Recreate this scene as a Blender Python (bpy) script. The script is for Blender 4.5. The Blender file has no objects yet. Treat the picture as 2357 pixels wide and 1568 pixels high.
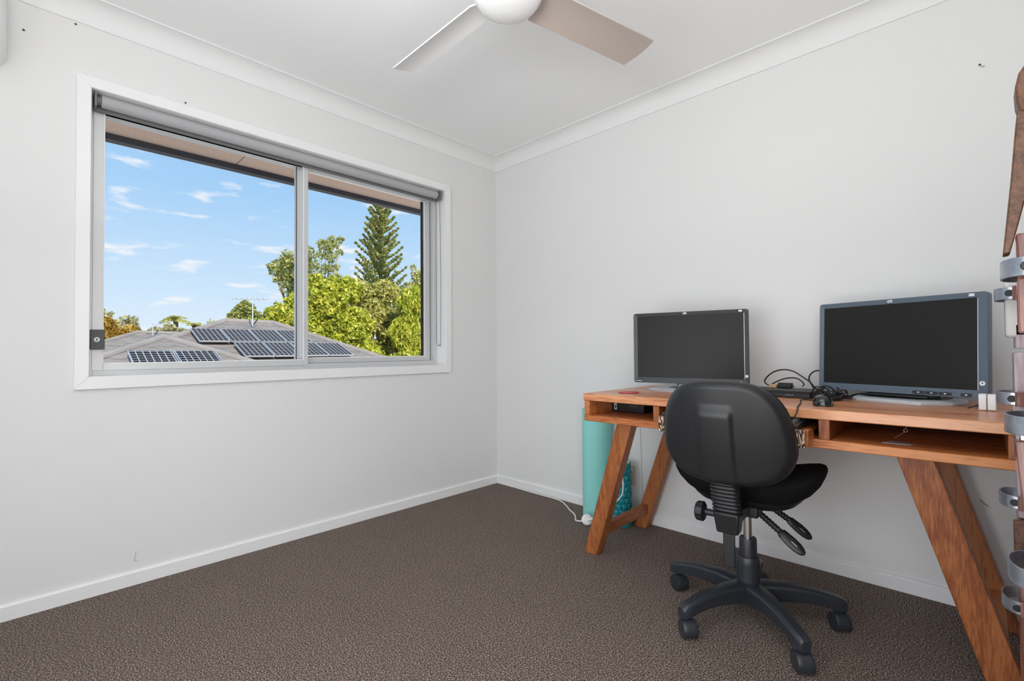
import bpy, bmesh, math, random
from mathutils import Vector, Matrix
random.seed(7)
S = bpy.context.scene
COL = S.collection

# ------------------------------------------------------------------ camera
CX, CY, CZ = -2.4858, -2.5819, 0.9788
YAW, PITCH, ROLL, FPX = 0.7722, 0.0185, -0.0071, 1103.25
F = Vector((math.cos(YAW)*math.cos(PITCH), math.sin(YAW)*math.cos(PITCH), math.sin(PITCH)))
R0 = Vector((math.sin(YAW), -math.cos(YAW), 0)); U0 = R0.cross(F)
RV = R0*math.cos(ROLL) + U0*math.sin(ROLL); UV = -R0*math.sin(ROLL) + U0*math.cos(ROLL)
cd = bpy.data.cameras.new('camera'); cam = bpy.data.objects.new('camera', cd); COL.objects.link(cam)
cd.sensor_width = 36.0; cd.lens = 36.0*FPX/2357.0; cd.shift_y = 2.34/2357.0
cd.clip_start = 0.02; cd.clip_end = 400
m = Matrix((RV, UV, -F)).transposed().to_4x4(); m.translation = Vector((CX, CY, CZ))
cam.matrix_world = m; S.camera = cam

# ------------------------------------------------------------------ world: blue sky with small clouds
w = bpy.data.worlds.new('sky'); S.world = w; w.use_nodes = True
nt = w.node_tree; nt.nodes.clear(); N = nt.nodes.new; L = nt.links.new
wo = N('ShaderNodeOutputWorld'); bg = N('ShaderNodeBackground'); L(bg.outputs[0], wo.inputs[0])
tc = N('ShaderNodeTexCoord'); sx = N('ShaderNodeSeparateXYZ'); L(tc.outputs['Generated'], sx.inputs[0])
cr = N('ShaderNodeValToRGB'); L(sx.outputs['Z'], cr.inputs[0])
e = cr.color_ramp.elements
e[0].position = 0.0; e[0].color = (0.80, 0.90, 1.0, 1)
e[1].position = 0.44; e[1].color = (0.30, 0.55, 0.90, 1)
k = e.new(0.12); k.color = (0.60, 0.79, 0.98, 1)
k = e.new(0.28); k.color = (0.38, 0.64, 0.94, 1)
mp = N('ShaderNodeMapping'); mp.inputs['Scale'].default_value = (1.0, 1.0, 3.6); L(tc.outputs['Generated'], mp.inputs[0])
nz = N('ShaderNodeTexNoise'); nz.inputs['Scale'].default_value = 11.0; nz.inputs['Detail'].default_value = 6; nz.inputs['Roughness'].default_value = 0.5
L(mp.outputs[0], nz.inputs['Vector'])
c2 = N('ShaderNodeValToRGB'); L(nz.outputs[0], c2.inputs[0])
c2.color_ramp.elements[0].position = 0.575; c2.color_ramp.elements[1].position = 0.69
c2.color_ramp.elements[1].color = (0.8, 0.8, 0.8, 1)
mx = N('ShaderNodeMix'); mx.data_type = 'RGBA'; L(c2.outputs[0], mx.inputs[0]); L(cr.outputs[0], mx.inputs[6])
mx.inputs[7].default_value = (0.97, 0.96, 0.97, 1)
L(mx.outputs[2], bg.inputs[0]); bg.inputs[1].default_value = 1.0

# ------------------------------------------------------------------ sun and large lights
def lamp(name, kind, loc, rot, energy, color=(1, 1, 1), size=None, size_y=None):
    d = bpy.data.lights.new(name, kind); d.energy = energy; d.color = color
    if kind == 'AREA':
        d.shape = 'RECTANGLE'; d.size = size; d.size_y = size_y
    if kind == 'SUN':
        d.angle = math.radians(0.6)
    o = bpy.data.objects.new(name, d); COL.objects.link(o); o.location = loc; o.rotation_euler = rot
    return o
# sun from behind the house, high up: lights roofs and trees but never enters this room
sd = Vector((0.12, 0.82, -0.56)).normalized()
o = lamp('sun', 'SUN', (0, -5, 9), (0, 0, 0), 5.6, (1.0, 0.95, 0.86)); o.rotation_euler = sd.to_track_quat('-Z', 'Y').to_euler()
# added fill lamps at the unseen west and south openings, brightening the room
lamp('fill_west_added', 'AREA', (-3.46, -1.95, 0.75), (math.radians(90), 0, math.radians(-104)), 30, (1, 0.995, 0.98), 1.5, 1.4)
lamp('fill_south_added', 'AREA', (-2.35, -2.86, 0.90), (math.radians(90), 0, math.radians(-25)), 15, (1, 0.985, 0.96), 0.85, 1.7)
# added lamp aimed up beside the camera to brighten the ceiling
lamp('fill_ceiling_added', 'AREA', (-2.62, -2.30, 1.45), (math.radians(180), 0, 0), 32, (1, 1, 1), 0.5, 0.5)
S.view_settings.view_transform = 'Standard'; S.view_settings.look = 'None'
S.view_settings.gamma = 1.0; S.view_settings.use_curve_mapping = False
S.view_settings.exposure = 0.0
S.cycles.max_bounces = 10; S.cycles.diffuse_bounces = 6; S.cycles.transparent_max_bounces = 24

# ------------------------------------------------------------------ helpers
class MB:
    def __init__(s): s.v = []; s.f = []
    def add(s, vs, fs, M=None):
        b = len(s.v)
        for p in vs:
            p = Vector(p); s.v.append(tuple(M @ p) if M else tuple(p))
        s.f += [tuple(i+b for i in f) for f in fs]; return s
    def box(s, x0, x1, y0, y1, z0, z1, M=None):
        vs = [(x, y, z) for x in (x0, x1) for y in (y0, y1) for z in (z0, z1)]
        return s.add(vs, [(0,1,3,2),(4,6,7,5),(0,4,5,1),(2,3,7,6),(0,2,6,4),(1,5,7,3)], M)
    def hexa(s, bot, top, M=None):
        """bot, top: four points each, same order"""
        return s.add(list(bot)+list(top), [(3,2,1,0),(4,5,6,7),(0,1,5,4),(1,2,6,5),(2,3,7,6),(3,0,4,7)], M)
    def lathe(s, prof, n=32, M=None, cap=True):
        vs = []; fs = []
        for r, z in prof:
            for i in range(n):
                a = 2*math.pi*i/n; vs.append((r*math.cos(a), r*math.sin(a), z))
        for j in range(len(prof)-1):
            for i in range(n):
                k = (i+1) % n; fs.append((j*n+i, j*n+k, (j+1)*n+k, (j+1)*n+i))
        if cap:
            fs.append(tuple(range(n-1, -1, -1))); fs.append(tuple((len(prof)-1)*n+i for i in range(n)))
        return s.add(vs, fs, M)
    def cyl(s, p0, p1, r0, r1=None, n=20):
        r1 = r0 if r1 is None else r1
        p0, p1 = Vector(p0), Vector(p1); d = p1-p0
        M = d.to_track_quat('Z', 'Y').to_matrix().to_4x4(); M.translation = p0
        return s.lathe([(r0, 0), (r1, d.length)], n, M)
    def tube(s, pts, r, n=10, smooth=4):
        P = [Vector(p) for p in pts]
        if smooth > 1 and len(P) > 2:
            Q = []
            for i in range(len(P)-1):
                a = P[max(i-1, 0)]; b = P[i]; c = P[i+1]; d = P[min(i+2, len(P)-1)]
                for k in range(smooth):
                    t = k/smooth
                    Q.append(0.5*((2*b)+(c-a)*t+(2*a-5*b+4*c-d)*t*t+(3*b-a-3*c+d)*t**3))
            Q.append(P[-1]); P = Q
        vs = []; fs = []; up = Vector((0, 0, 1)); t0 = (P[1]-P[0]).normalized()
        if abs(t0.z) > 0.9: up = Vector((1, 0, 0))
        nrm = t0.cross(up).normalized()
        for i, p in enumerate(P):
            t = (P[min(i+1, len(P)-1)]-P[max(i-1, 0)])
            t = t.normalized() if t.length > 1e-9 else t0
            nrm = (nrm - t*nrm.dot(t)).normalized(); bn = t.cross(nrm)
            rr = r[min(int(i*len(r)/len(P)), len(r)-1)] if isinstance(r, (list, tuple)) else r
            for k in range(n):
                a = 2*math.pi*k/n; vs.append(tuple(p+(nrm*math.cos(a)+bn*math.sin(a))*rr))
        for i in range(len(P)-1):
            for k in range(n):
                k2 = (k+1) % n; fs.append((i*n+k, i*n+k2, (i+1)*n+k2, (i+1)*n+k))
        fs.append(tuple(range(n-1, -1, -1))); fs.append(tuple((len(P)-1)*n+k for k in range(n)))
        return s.add(vs, fs)
    def prism(s, poly, h0, h1, M=None):
        """poly in local xy, extruded along z from h0 to h1"""
        n = len(poly)
        vs = [(x, y, h0) for x, y in poly]+[(x, y, h1) for x, y in poly]
        fs = [tuple(range(n-1, -1, -1)), tuple(range(n, 2*n))]+[(i, (i+1) % n, n+(i+1) % n, n+i) for i in range(n)]
        return s.add(vs, fs, M)
    def grid(s, fn, nu, nv, closeu=False, M=None):
        vs = [fn(i/(nu if closeu else nu-1), j/(nv-1)) for j in range(nv) for i in range(nu)]
        fs = []
        for j in range(nv-1):
            for i in range(nu if closeu else nu-1):
                k = (i+1) % nu; fs.append((j*nu+i, j*nu+k, (j+1)*nu+k, (j+1)*nu+i))
        return s.add(vs, fs, M)
    def build(s, name, mat, parent=None, smooth=False, bevel=0, seg=2, sub=0, angle=35, **tags):
        me = bpy.data.meshes.new(name); me.from_pydata(s.v, [], s.f); me.update()
        bm = bmesh.new(); bm.from_mesh(me)
        bmesh.ops.recalc_face_normals(bm, faces=bm.faces[:]); bm.to_mesh(me); bm.free()
        o = bpy.data.objects.new(name, me); COL.objects.link(o)
        if mat: me.materials.append(mat)
        if parent: o.parent = parent
        if bevel:
            b = o.modifiers.new('bevel', 'BEVEL'); b.width = bevel; b.segments = seg; b.limit_method = 'ANGLE'; b.angle_limit = math.radians(30)
        if sub:
            b = o.modifiers.new('sub', 'SUBSURF'); b.levels = sub; b.render_levels = sub
        if smooth or bevel:
            for p in me.polygons: p.use_smooth = True
            bmx = bmesh.new(); bmx.from_mesh(me)
            for ed in bmx.edges:
                if len(ed.link_faces) == 2 and ed.calc_face_angle(0) > math.radians(angle): ed.smooth = False
            bmx.to_mesh(me); bmx.free()
        for k_, v_ in tags.items(): o[k_] = v_
        return o
    # thin rounded rectangle outline helper

def rrect(w_, h_, r, n=6, cx=0, cy=0):
    pts = []
    for sx_, sy_, a0 in ((1, 1, 0), (-1, 1, 90), (-1, -1, 180), (1, -1, 270)):
        for i in range(n+1):
            a = math.radians(a0+90*i/n)
            pts.append((cx+sx_*(w_/2-r)+r*math.cos(a), cy+sy_*(h_/2-r)+r*math.sin(a)))
    return pts

def thing(name, label, cat, loc=(0, 0, 0), rz=0, group=None):
    o = bpy.data.objects.new(name, None); COL.objects.link(o); o.empty_display_size = 0.1
    o.location = loc; o.rotation_euler = (0, 0, rz); o['label'] = label; o['category'] = cat
    if group: o['group'] = group
    return o
def tag(o, label, cat, group=None):
    o['label'] = label; o['category'] = cat
    if group: o['group'] = group
    return o
def struct(o): o['kind'] = 'structure'; return o
def copy_tree(o, parent=None):
    c = o.copy(); COL.objects.link(c)
    if parent: c.parent = parent
    for ch in list(o.children): copy_tree(ch, c)
    return c
# local frames: map a (depth axis, across, up) drawing to the local x axis
YZ = Matrix(((0, 0, 1, 0), (1, 0, 0, 0), (0, 1, 0, 0), (0, 0, 0, 1)))      # poly (a,b)->(y,z), extrude along x
XZ = Matrix(((1, 0, 0, 0), (0, 0, 1, 0), (0, 1, 0, 0), (0, 0, 0, 1)))      # poly (a,b)->(x,z), extrude along y

# ------------------------------------------------------------------ materials
def mat(name, col, rough=0.5, metal=0.0, spec=0.5, coat=0.0, bump=None, var=None, trans=None):
    m_ = bpy.data.materials.new(name); m_.use_nodes = True; t = m_.node_tree
    b = t.nodes['Principled BSDF']; b.inputs['Base Color'].default_value = (*col, 1)
    b.inputs['Roughness'].default_value = rough; b.inputs['Metallic'].default_value = metal
    b.inputs['Specular IOR Level'].default_value = spec; b.inputs['Coat Weight'].default_value = coat
    tx = t.nodes.new('ShaderNodeTexCoord')
    if var:      # (scale, other colour, low, high)
        n_ = t.nodes.new('ShaderNodeTexNoise'); n_.inputs['Scale'].default_value = var[0]; n_.inputs['Detail'].default_value = 4
        t.links.new(tx.outputs['Object'], n_.inputs['Vector'])
        r_ = t.nodes.new('ShaderNodeValToRGB'); t.links.new(n_.outputs[0], r_.inputs[0])
        r_.color_ramp.elements[0].position = var[2]; r_.color_ramp.elements[0].color = (*col, 1)
        r_.color_ramp.elements[1].position = var[3]; r_.color_ramp.elements[1].color = (*var[1], 1)
        t.links.new(r_.outputs[0], b.inputs['Base Color'])
    if bump:     # (scale, strength, distance)
        n2 = t.nodes.new('ShaderNodeTexNoise'); n2.inputs['Scale'].default_value = bump[0]; n2.inputs['Detail'].default_value = 3
        t.links.new(tx.outputs['Object'], n2.inputs['Vector'])
        bp = t.nodes.new('ShaderNodeBump'); bp.inputs['Strength'].default_value = bump[1]; bp.inputs['Distance'].default_value = bump[2]
        t.links.new(n2.outputs[0], bp.inputs['Height']); t.links.new(bp.outputs[0], b.inputs['Normal'])
    return m_

def wood(name, base, dark, light, axis=1, rough=0.45, scale=9.0):
    """grain stretched along the given object axis, with knots and joined lengths"""
    m_ = bpy.data.materials.new(name); m_.use_nodes = True; t = m_.node_tree; nn = t.nodes.new; ll = t.links.new
    b = t.nodes['Principled BSDF']; b.inputs['Roughness'].default_value = rough
    tx = nn('ShaderNodeTexCoord'); mp_ = nn('ShaderNodeMapping'); ll(tx.outputs['Object'], mp_.inputs[0])
    sc = [1.0, 1.0, 1.0]; sc[axis] = 0.09; mp_.inputs['Scale'].default_value = sc
    n1 = nn('ShaderNodeTexNoise'); n1.inputs['Scale'].default_value = scale; n1.inputs['Detail'].default_value = 3; n1.inputs['Distortion'].default_value = 1.2
    ll(mp_.outputs[0], n1.inputs['Vector'])
    wv = nn('ShaderNodeMath'); wv.operation = 'MULTIPLY'; wv.inputs[1].default_value = 26; ll(n1.outputs[0], wv.inputs[0])
    sn = nn('ShaderNodeMath'); sn.operation = 'SINE'; ll(wv.outputs[0], sn.inputs[0])
    fine = nn('ShaderNodeTexNoise'); fine.inputs['Scale'].default_value = scale*22; fine.inputs['Detail'].default_value = 4
    ll(mp_.outputs[0], fine.inputs['Vector'])
    ad = nn('ShaderNodeMath'); ad.operation = 'MULTIPLY_ADD'; ll(sn.outputs[0], ad.inputs[0]); ad.inputs[1].default_value = 0.10; ll(fine.outputs[0], ad.inputs[2])
    big = nn('ShaderNodeTexNoise'); big.inputs['Scale'].default_value = 5; ll(mp_.outputs[0], big.inputs['Vector'])
    ad2 = nn('ShaderNodeMath'); ad2.operation = 'MULTIPLY_ADD'; ll(big.outputs[0], ad2.inputs[0]); ad2.inputs[1].default_value = 0.7; ll(ad.outputs[0], ad2.inputs[2])
    r_ = nn('ShaderNodeValToRGB'); ll(ad2.outputs[0], r_.inputs[0])
    el = r_.color_ramp.elements; el[0].position = 0.52; el[0].color = (*dark, 1); el[1].position = 1.15 if False else 1.0; el[1].color = (*light, 1)
    k_ = el.new(0.80); k_.color = (*base, 1)
    # knots
    vo = nn('ShaderNodeTexVoronoi'); vo.inputs['Scale'].default_value = 4.0
    mp2 = nn('ShaderNodeMapping'); ll(tx.outputs['Object'], mp2.inputs[0]); s2 = [1, 1, 1]; s2[axis] = 0.55; mp2.inputs['Scale'].default_value = s2
    ll(mp2.outputs[0], vo.inputs['Vector'])
    kr = nn('ShaderNodeValToRGB'); ll(vo.outputs['Distance'], kr.inputs[0])
    kr.color_ramp.elements[0].position = 0.03; kr.color_ramp.elements[0].color = (0.25, 0.25, 0.25, 1)
    kr.color_ramp.elements[1].position = 0.07; kr.color_ramp.elements[1].color = (1, 1, 1, 1)
    mu = nn('ShaderNodeMix'); mu.data_type = 'RGBA'; mu.blend_type = 'MULTIPLY'; mu.inputs[0].default_value = 0.75
    ll(r_.outputs[0], mu.inputs[6]); ll(kr.outputs[0], mu.inputs[7]); ll(mu.outputs[2], b.inputs['Base Color'])
    bp = nn('ShaderNodeBump'); bp.inputs['Strength'].default_value = 0.25; bp.inputs['Distance'].default_value = 0.0008
    ll(ad.outputs[0], bp.inputs['Height']); ll(bp.outputs[0], b.inputs['Normal'])
    return m_

M = {}
M['wall'] = mat('wall_paint', (0.735, 0.735, 0.733), 0.6, bump=(260, 0.04, 0.0005))
M['ceil'] = mat('ceiling_paint', (0.88, 0.885, 0.885), 0.8)
M['cove'] = mat('cornice_paint', (0.78, 0.785, 0.785), 0.8)
M['trim'] = mat('gloss_trim_paint', (0.81, 0.81, 0.81), 0.28)
M['alu'] = mat('window_aluminium', (0.62, 0.63, 0.64), 0.35, 0.25)
M['aluw'] = mat('flyscreen_white', (0.85, 0.85, 0.85), 0.4)
M['seal'] = mat('rubber_seal', (0.03, 0.03, 0.035), 0.7)
M['blind'] = mat('blind_fabric', (0.40, 0.40, 0.415), 0.8)
M['blindrail'] = mat('blind_rail', (0.16, 0.165, 0.165), 0.6)
M['plastic_w'] = mat('white_plastic', (0.82, 0.83, 0.83), 0.3)
M['lock'] = mat('lock_grey', (0.07, 0.075, 0.08), 0.45)
M['fan'] = mat('fan_white', (0.84, 0.85, 0.85), 0.16, coat=0.4)
M['blade_w'] = mat('blade_white', (0.80, 0.80, 0.80), 0.25)
M['blade_t'] = mat('blade_shaded', (0.50, 0.43, 0.385), 0.3)  # shade on one white blade, put into its base colour
M['black'] = mat('black_plastic', (0.010, 0.011, 0.013), 0.42, bump=(900, 0.12, 0.0003))
M['blackshell'] = mat('black_shell', (0.012, 0.013, 0.015), 0.40, bump=(700, 0.35, 0.0004))
M['blackfab'] = mat('black_fabric', (0.006, 0.006, 0.007), 0.9, spec=0.15, bump=(900, 0.3, 0.0005))
M['base'] = mat('base_nylon', (0.022, 0.026, 0.033), 0.38)
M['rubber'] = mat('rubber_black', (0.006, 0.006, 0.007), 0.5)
M['chrome'] = mat('chrome', (0.80, 0.81, 0.83), 0.25, 1.0)
M['gloss'] = mat('gloss_black', (0.008, 0.008, 0.010), 0.08, coat=0.6)
M['bez1'] = mat('bezel_charcoal', (0.022, 0.025, 0.030), 0.35)
M['bez2'] = mat('bezel_blue_grey', (0.095, 0.130, 0.175), 0.33)
M['screen'] = mat('screen_dark', (0.018, 0.018, 0.017), 0.35, spec=0.16)
M['silver'] = mat('silver_plastic', (0.55, 0.57, 0.60), 0.3, 0.2)
M['badge'] = mat('badge_white', (0.75, 0.76, 0.78), 0.4)
M['white'] = mat('matte_white', (0.8, 0.8, 0.8), 0.5)
M['red'] = mat('red_coaster', (0.50, 0.075, 0.085), 0.45, bump=(300, 0.3, 0.001))
M['mat'] = mat('mint_foam', (0.27, 0.68, 0.63), 0.75, bump=(350, 0.5, 0.001))
M['roller'] = mat('teal_foam', (0.012, 0.28, 0.33), 0.28)
M['steel'] = mat('blued_steel', (0.28, 0.31, 0.36), 0.34, 0.75, var=(30, (0.42, 0.46, 0.52), 0.35, 0.65))
M['card'] = mat('cardboard', (0.60, 0.38, 0.20), 0.8)
M['cable_w'] = mat('white_cable', (0.78, 0.77, 0.76), 0.45)
M['cable_b'] = mat('black_cable', (0.010, 0.010, 0.012), 0.4)
M['mark'] = mat('dark_mark', (0.05, 0.05, 0.05), 0.8)
M['smudge'] = mat('grey_smudge', (0.45, 0.45, 0.44), 0.8)
M['key'] = mat('key_grey', (0.10, 0.102, 0.108), 0.45)
M['soffit'] = mat('soffit_board', (0.62, 0.42, 0.32), 0.9, var=(60, (0.70, 0.50, 0.39), 0.35, 0.7))
M['gutter'] = mat('gutter_dark', (0.035, 0.040, 0.055), 0.5)
M['edge'] = mat('gutter_edge', (0.30, 0.29, 0.27), 0.5)
M['bark'] = mat('bark', (0.16, 0.12, 0.085), 0.9, bump=(20, 0.8, 0.05))
M['bark_p'] = mat('pale_bark', (0.42, 0.36, 0.30), 0.9)
M['brickout'] = mat('render_wall', (0.55, 0.5, 0.45), 0.9)
M['bounce_ground'] = mat('bounce_ground_pale', (0.62, 0.58, 0.52), 0.9, var=(0.6, (0.55, 0.52, 0.46), 0.3, 0.7))  # ground made pale to bounce light up onto the soffit
M['panel_frame'] = mat('panel_frame', (0.62, 0.62, 0.63), 0.35, 0.6)
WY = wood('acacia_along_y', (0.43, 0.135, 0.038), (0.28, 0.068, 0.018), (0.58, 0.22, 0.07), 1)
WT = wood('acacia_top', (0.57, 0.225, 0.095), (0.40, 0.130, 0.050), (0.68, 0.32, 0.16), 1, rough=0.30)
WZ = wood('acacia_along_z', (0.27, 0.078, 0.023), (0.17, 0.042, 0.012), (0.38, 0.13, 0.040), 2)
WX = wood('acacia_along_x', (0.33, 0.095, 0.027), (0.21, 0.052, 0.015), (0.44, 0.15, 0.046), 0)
WR = wood('rack_timber', (0.22, 0.095, 0.080), (0.13, 0.055, 0.045), (0.30, 0.15, 0.13), 2, rough=0.12)
WL = wood('rack_wall_reflection', (0.42, 0.33, 0.36), (0.34, 0.26, 0.28), (0.50, 0.41, 0.45), 2, rough=0.12)  # lavender base colour paints the wall's reflection on the glossy boards
WS = wood('stave_timber', (0.085, 0.034, 0.015), (0.035, 0.015, 0.008), (0.13, 0.055, 0.024), 0, rough=0.5)

def carpet():
    m_ = bpy.data.materials.new('carpet'); m_.use_nodes = True; t = m_.node_tree; nn = t.nodes.new; ll = t.links.new
    b = t.nodes['Principled BSDF']; b.inputs['Roughness'].default_value = 0.95; b.inputs['Specular IOR Level'].default_value = 0.15
    tx = nn('ShaderNodeTexCoord')
    vo = nn('ShaderNodeTexVoronoi'); vo.inputs['Scale'].default_value = 190; ll(tx.outputs['Object'], vo.inputs['Vector'])
    n1 = nn('ShaderNodeTexNoise'); n1.inputs['Scale'].default_value = 230; n1.inputs['Detail'].default_value = 2; ll(tx.outputs['Object'], n1.inputs['Vector'])
    n2 = nn('ShaderNodeTexNoise'); n2.inputs['Scale'].default_value = 3; n2.inputs['Detail'].default_value = 2; ll(tx.outputs['Object'], n2.inputs['Vector'])
    r_ = nn('ShaderNodeValToRGB'); ll(n1.outputs[0], r_.inputs[0]); el = r_.color_ramp.elements
    el[0].position = 0.37; el[0].color = (0.045, 0.034, 0.027, 1); el[1].position = 0.68; el[1].color = (0.50, 0.42, 0.37, 1)
    k_ = el.new(0.52); k_.color = (0.165, 0.125, 0.104, 1)
    mu = nn('ShaderNodeMix'); mu.data_type = 'RGBA'; mu.blend_type = 'MULTIPLY'; mu.inputs[0].default_value = 1.0
    r2 = nn('ShaderNodeValToRGB'); ll(n2.outputs[0], r2.inputs[0]); r2.color_ramp.elements[0].color = (0.93, 0.93, 0.93, 1); r2.color_ramp.elements[1].color = (1.06, 1.05, 1.05, 1)
    ll(r_.outputs[0], mu.inputs[6]); ll(r2.outputs[0], mu.inputs[7]); ll(mu.outputs[2], b.inputs['Base Color'])
    bp = nn('ShaderNodeBump'); bp.inputs['Strength'].default_value = 0.9; bp.inputs['Distance'].default_value = 0.004; bp.invert = True
    ll(vo.outputs['Distance'], bp.inputs['Height']); ll(bp.outputs[0], b.inputs['Normal'])
    return m_
M['carpet'] = carpet()

def glassmat():
    m_ = bpy.data.materials.new('window_glass'); m_.use_nodes = True; t = m_.node_tree; t.nodes.clear(); nn = t.nodes.new; ll = t.links.new
    out = nn('ShaderNodeOutputMaterial'); mixs = nn('ShaderNodeMixShader'); tr = nn('ShaderNodeBsdfTransparent'); gl = nn('ShaderNodeBsdfGlossy')
    gl.inputs['Roughness'].default_value = 0.02; fr = nn('ShaderNodeFresnel'); fr.inputs['IOR'].default_value = 1.15
    ll(fr.outputs[0], mixs.inputs[0]); ll(tr.outputs[0], mixs.inputs[1]); ll(gl.outputs[0], mixs.inputs[2]); ll(mixs.outputs[0], out.inputs[0])
    return m_
M['glass'] = glassmat()

def tilemat(name, ang):
    """concrete roof tiles: scalloped courses running level across the slope"""
    m_ = bpy.data.materials.new(name); m_.use_nodes = True; t = m_.node_tree; nn = t.nodes.new; ll = t.links.new
    b = t.nodes['Principled BSDF']; b.inputs['Roughness'].default_value = 0.9
    tx = nn('ShaderNodeTexCoord'); mp_ = nn('ShaderNodeMapping'); ll(tx.outputs['Object'], mp_.inputs[0]); mp_.inputs['Rotation'].default_value = (0, 0, ang)
    n1 = nn('ShaderNodeTexNoise'); n1.inputs['Scale'].default_value = 2.5; n1.inputs['Detail'].default_value = 5; ll(tx.outputs['Object'], n1.inputs['Vector'])
    r_ = nn('ShaderNodeValToRGB'); ll(n1.outputs[0], r_.inputs[0]); el = r_.color_ramp.elements
    el[0].position = 0.3; el[0].color = (0.175, 0.162, 0.153, 1); el[1].position = 0.7; el[1].color = (0.27, 0.235, 0.215, 1)
    sp = nn('ShaderNodeSeparateXYZ'); ll(mp_.outputs[0], sp.inputs[0])
    # scallop: shift the course line by |sin| across
    a = nn('ShaderNodeMath'); a.operation = 'MULTIPLY'; a.inputs[1].default_value = 10.5; ll(sp.outputs[0], a.inputs[0])
    s_ = nn('ShaderNodeMath'); s_.operation = 'SINE'; ll(a.outputs[0], s_.inputs[0])
    ab = nn('ShaderNodeMath'); ab.operation = 'ABSOLUTE'; ll(s_.outputs[0], ab.inputs[0])
    ma = nn('ShaderNodeMath'); ma.operation = 'MULTIPLY_ADD'; ll(ab.outputs[0], ma.inputs[0]); ma.inputs[1].default_value = 0.10
    my = nn('ShaderNodeMath'); my.operation = 'MULTIPLY'; my.inputs[1].default_value = 1.0; ll(sp.outputs[1], my.inputs[0]); ll(my.outputs[0], ma.inputs[2])
    dv = nn('ShaderNodeMath'); dv.operation = 'DIVIDE'; dv.inputs[1].default_value = 0.33; ll(ma.outputs[0], dv.inputs[0])
    fc = nn('ShaderNodeMath'); fc.operation = 'FRACT'; ll(dv.outputs[0], fc.inputs[0])
    rr = nn('ShaderNodeValToRGB'); ll(fc.outputs[0], rr.inputs[0]); rr.color_ramp.elements[0].position = 0.0; rr.color_ramp.elements[0].color = (0.42, 0.42, 0.42, 1)
    rr.color_ramp.elements[1].position = 0.16; rr.color_ramp.elements[1].color = (1, 1, 1, 1)
    mu = nn('ShaderNodeMix'); mu.data_type = 'RGBA'; mu.blend_type = 'MULTIPLY'; mu.inputs[0].default_value = 1.0
    ll(r_.outputs[0], mu.inputs[6]); ll(rr.outputs[0], mu.inputs[7]); ll(mu.outputs[2], b.inputs['Base Color'])
    bp = nn('ShaderNodeBump'); bp.inputs['Strength'].default_value = 0.6; bp.inputs['Distance'].default_value = 0.03
    ll(fc.outputs[0], bp.inputs['Height']); ll(bp.outputs[0], b.inputs['Normal'])
    return m_
TILE_F = tilemat('roof_tiles_front', 0); TILE_S = tilemat('roof_tiles_side', math.radians(90))
M['ridge'] = mat('ridge_cap', (0.23, 0.21, 0.20), 0.9, var=(3, (0.29, 0.26, 0.24), 0.3, 0.7))

def solarmat():
    m_ = bpy.data.materials.new('solar_cells'); m_.use_nodes = True; t = m_.node_tree; nn = t.nodes.new; ll = t.links.new
    b = t.nodes['Principled BSDF']; b.inputs['Roughness'].default_value = 0.65; b.inputs['Specular IOR Level'].default_value = 0.1
    tx = nn('ShaderNodeTexCoord'); br = nn('ShaderNodeTexBrick'); ll(tx.outputs['Object'], br.inputs['Vector'])
    br.offset = 0; br.squash = 1; br.inputs['Scale'].default_value = 1.0; br.inputs['Brick Width'].default_value = 0.115; br.inputs['Row Height'].default_value = 0.125
    br.inputs['Mortar Size'].default_value = 0.009; br.inputs['Mortar Smooth'].default_value = 0
    br.inputs['Color1'].default_value = (0.014, 0.013, 0.016, 1); br.inputs['Color2'].default_value = (0.020, 0.018, 0.022, 1); br.inputs['Mortar'].default_value = (0.34, 0.34, 0.35, 1)
    ll(br.outputs[0], b.inputs['Base Color']); return m_
M['solar'] = solarmat()

def leafmat(name, c1, c2, c3, sc=1.5):
    m_ = bpy.data.materials.new(name); m_.use_nodes = True; t = m_.node_tree; nn = t.nodes.new; ll = t.links.new
    b = t.nodes['Principled BSDF']; b.inputs['Roughness'].default_value = 0.5
    g = nn('ShaderNodeNewGeometry')
    tx = nn('ShaderNodeTexCoord'); n1 = nn('ShaderNodeTexNoise'); n1.inputs['Scale'].default_value = sc; n1.inputs['Detail'].default_value = 6; n1.inputs['Roughness'].default_value = 0.7
    ll(tx.outputs['Object'], n1.inputs['Vector'])
    ad = nn('ShaderNodeMath'); ad.operation = 'MULTIPLY_ADD'; ll(g.outputs['Random Per Island'], ad.inputs[0]); ad.inputs[1].default_value = 0.45; ll(n1.outputs[0], ad.inputs[2])
    r_ = nn('ShaderNodeValToRGB'); ll(ad.outputs[0], r_.inputs[0]); el = r_.color_ramp.elements
    el[0].position = 0.40; el[0].color = (*c1, 1); el[1].position = 0.98; el[1].color = (*c3, 1); k_ = el.new(0.68); k_.color = (*c2, 1)
    ll(r_.outputs[0], b.inputs['Base Color'])
    tl = nn('ShaderNodeBsdfTranslucent'); ll(r_.outputs[0], tl.inputs[0]); mi = nn('ShaderNodeMixShader'); mi.inputs[0].default_value = 0.35
    out = t.nodes['Material Output']; ll(b.outputs[0], mi.inputs[1]); ll(tl.outputs[0], mi.inputs[2]); ll(mi.outputs[0], out.inputs[0])
    return m_
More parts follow.
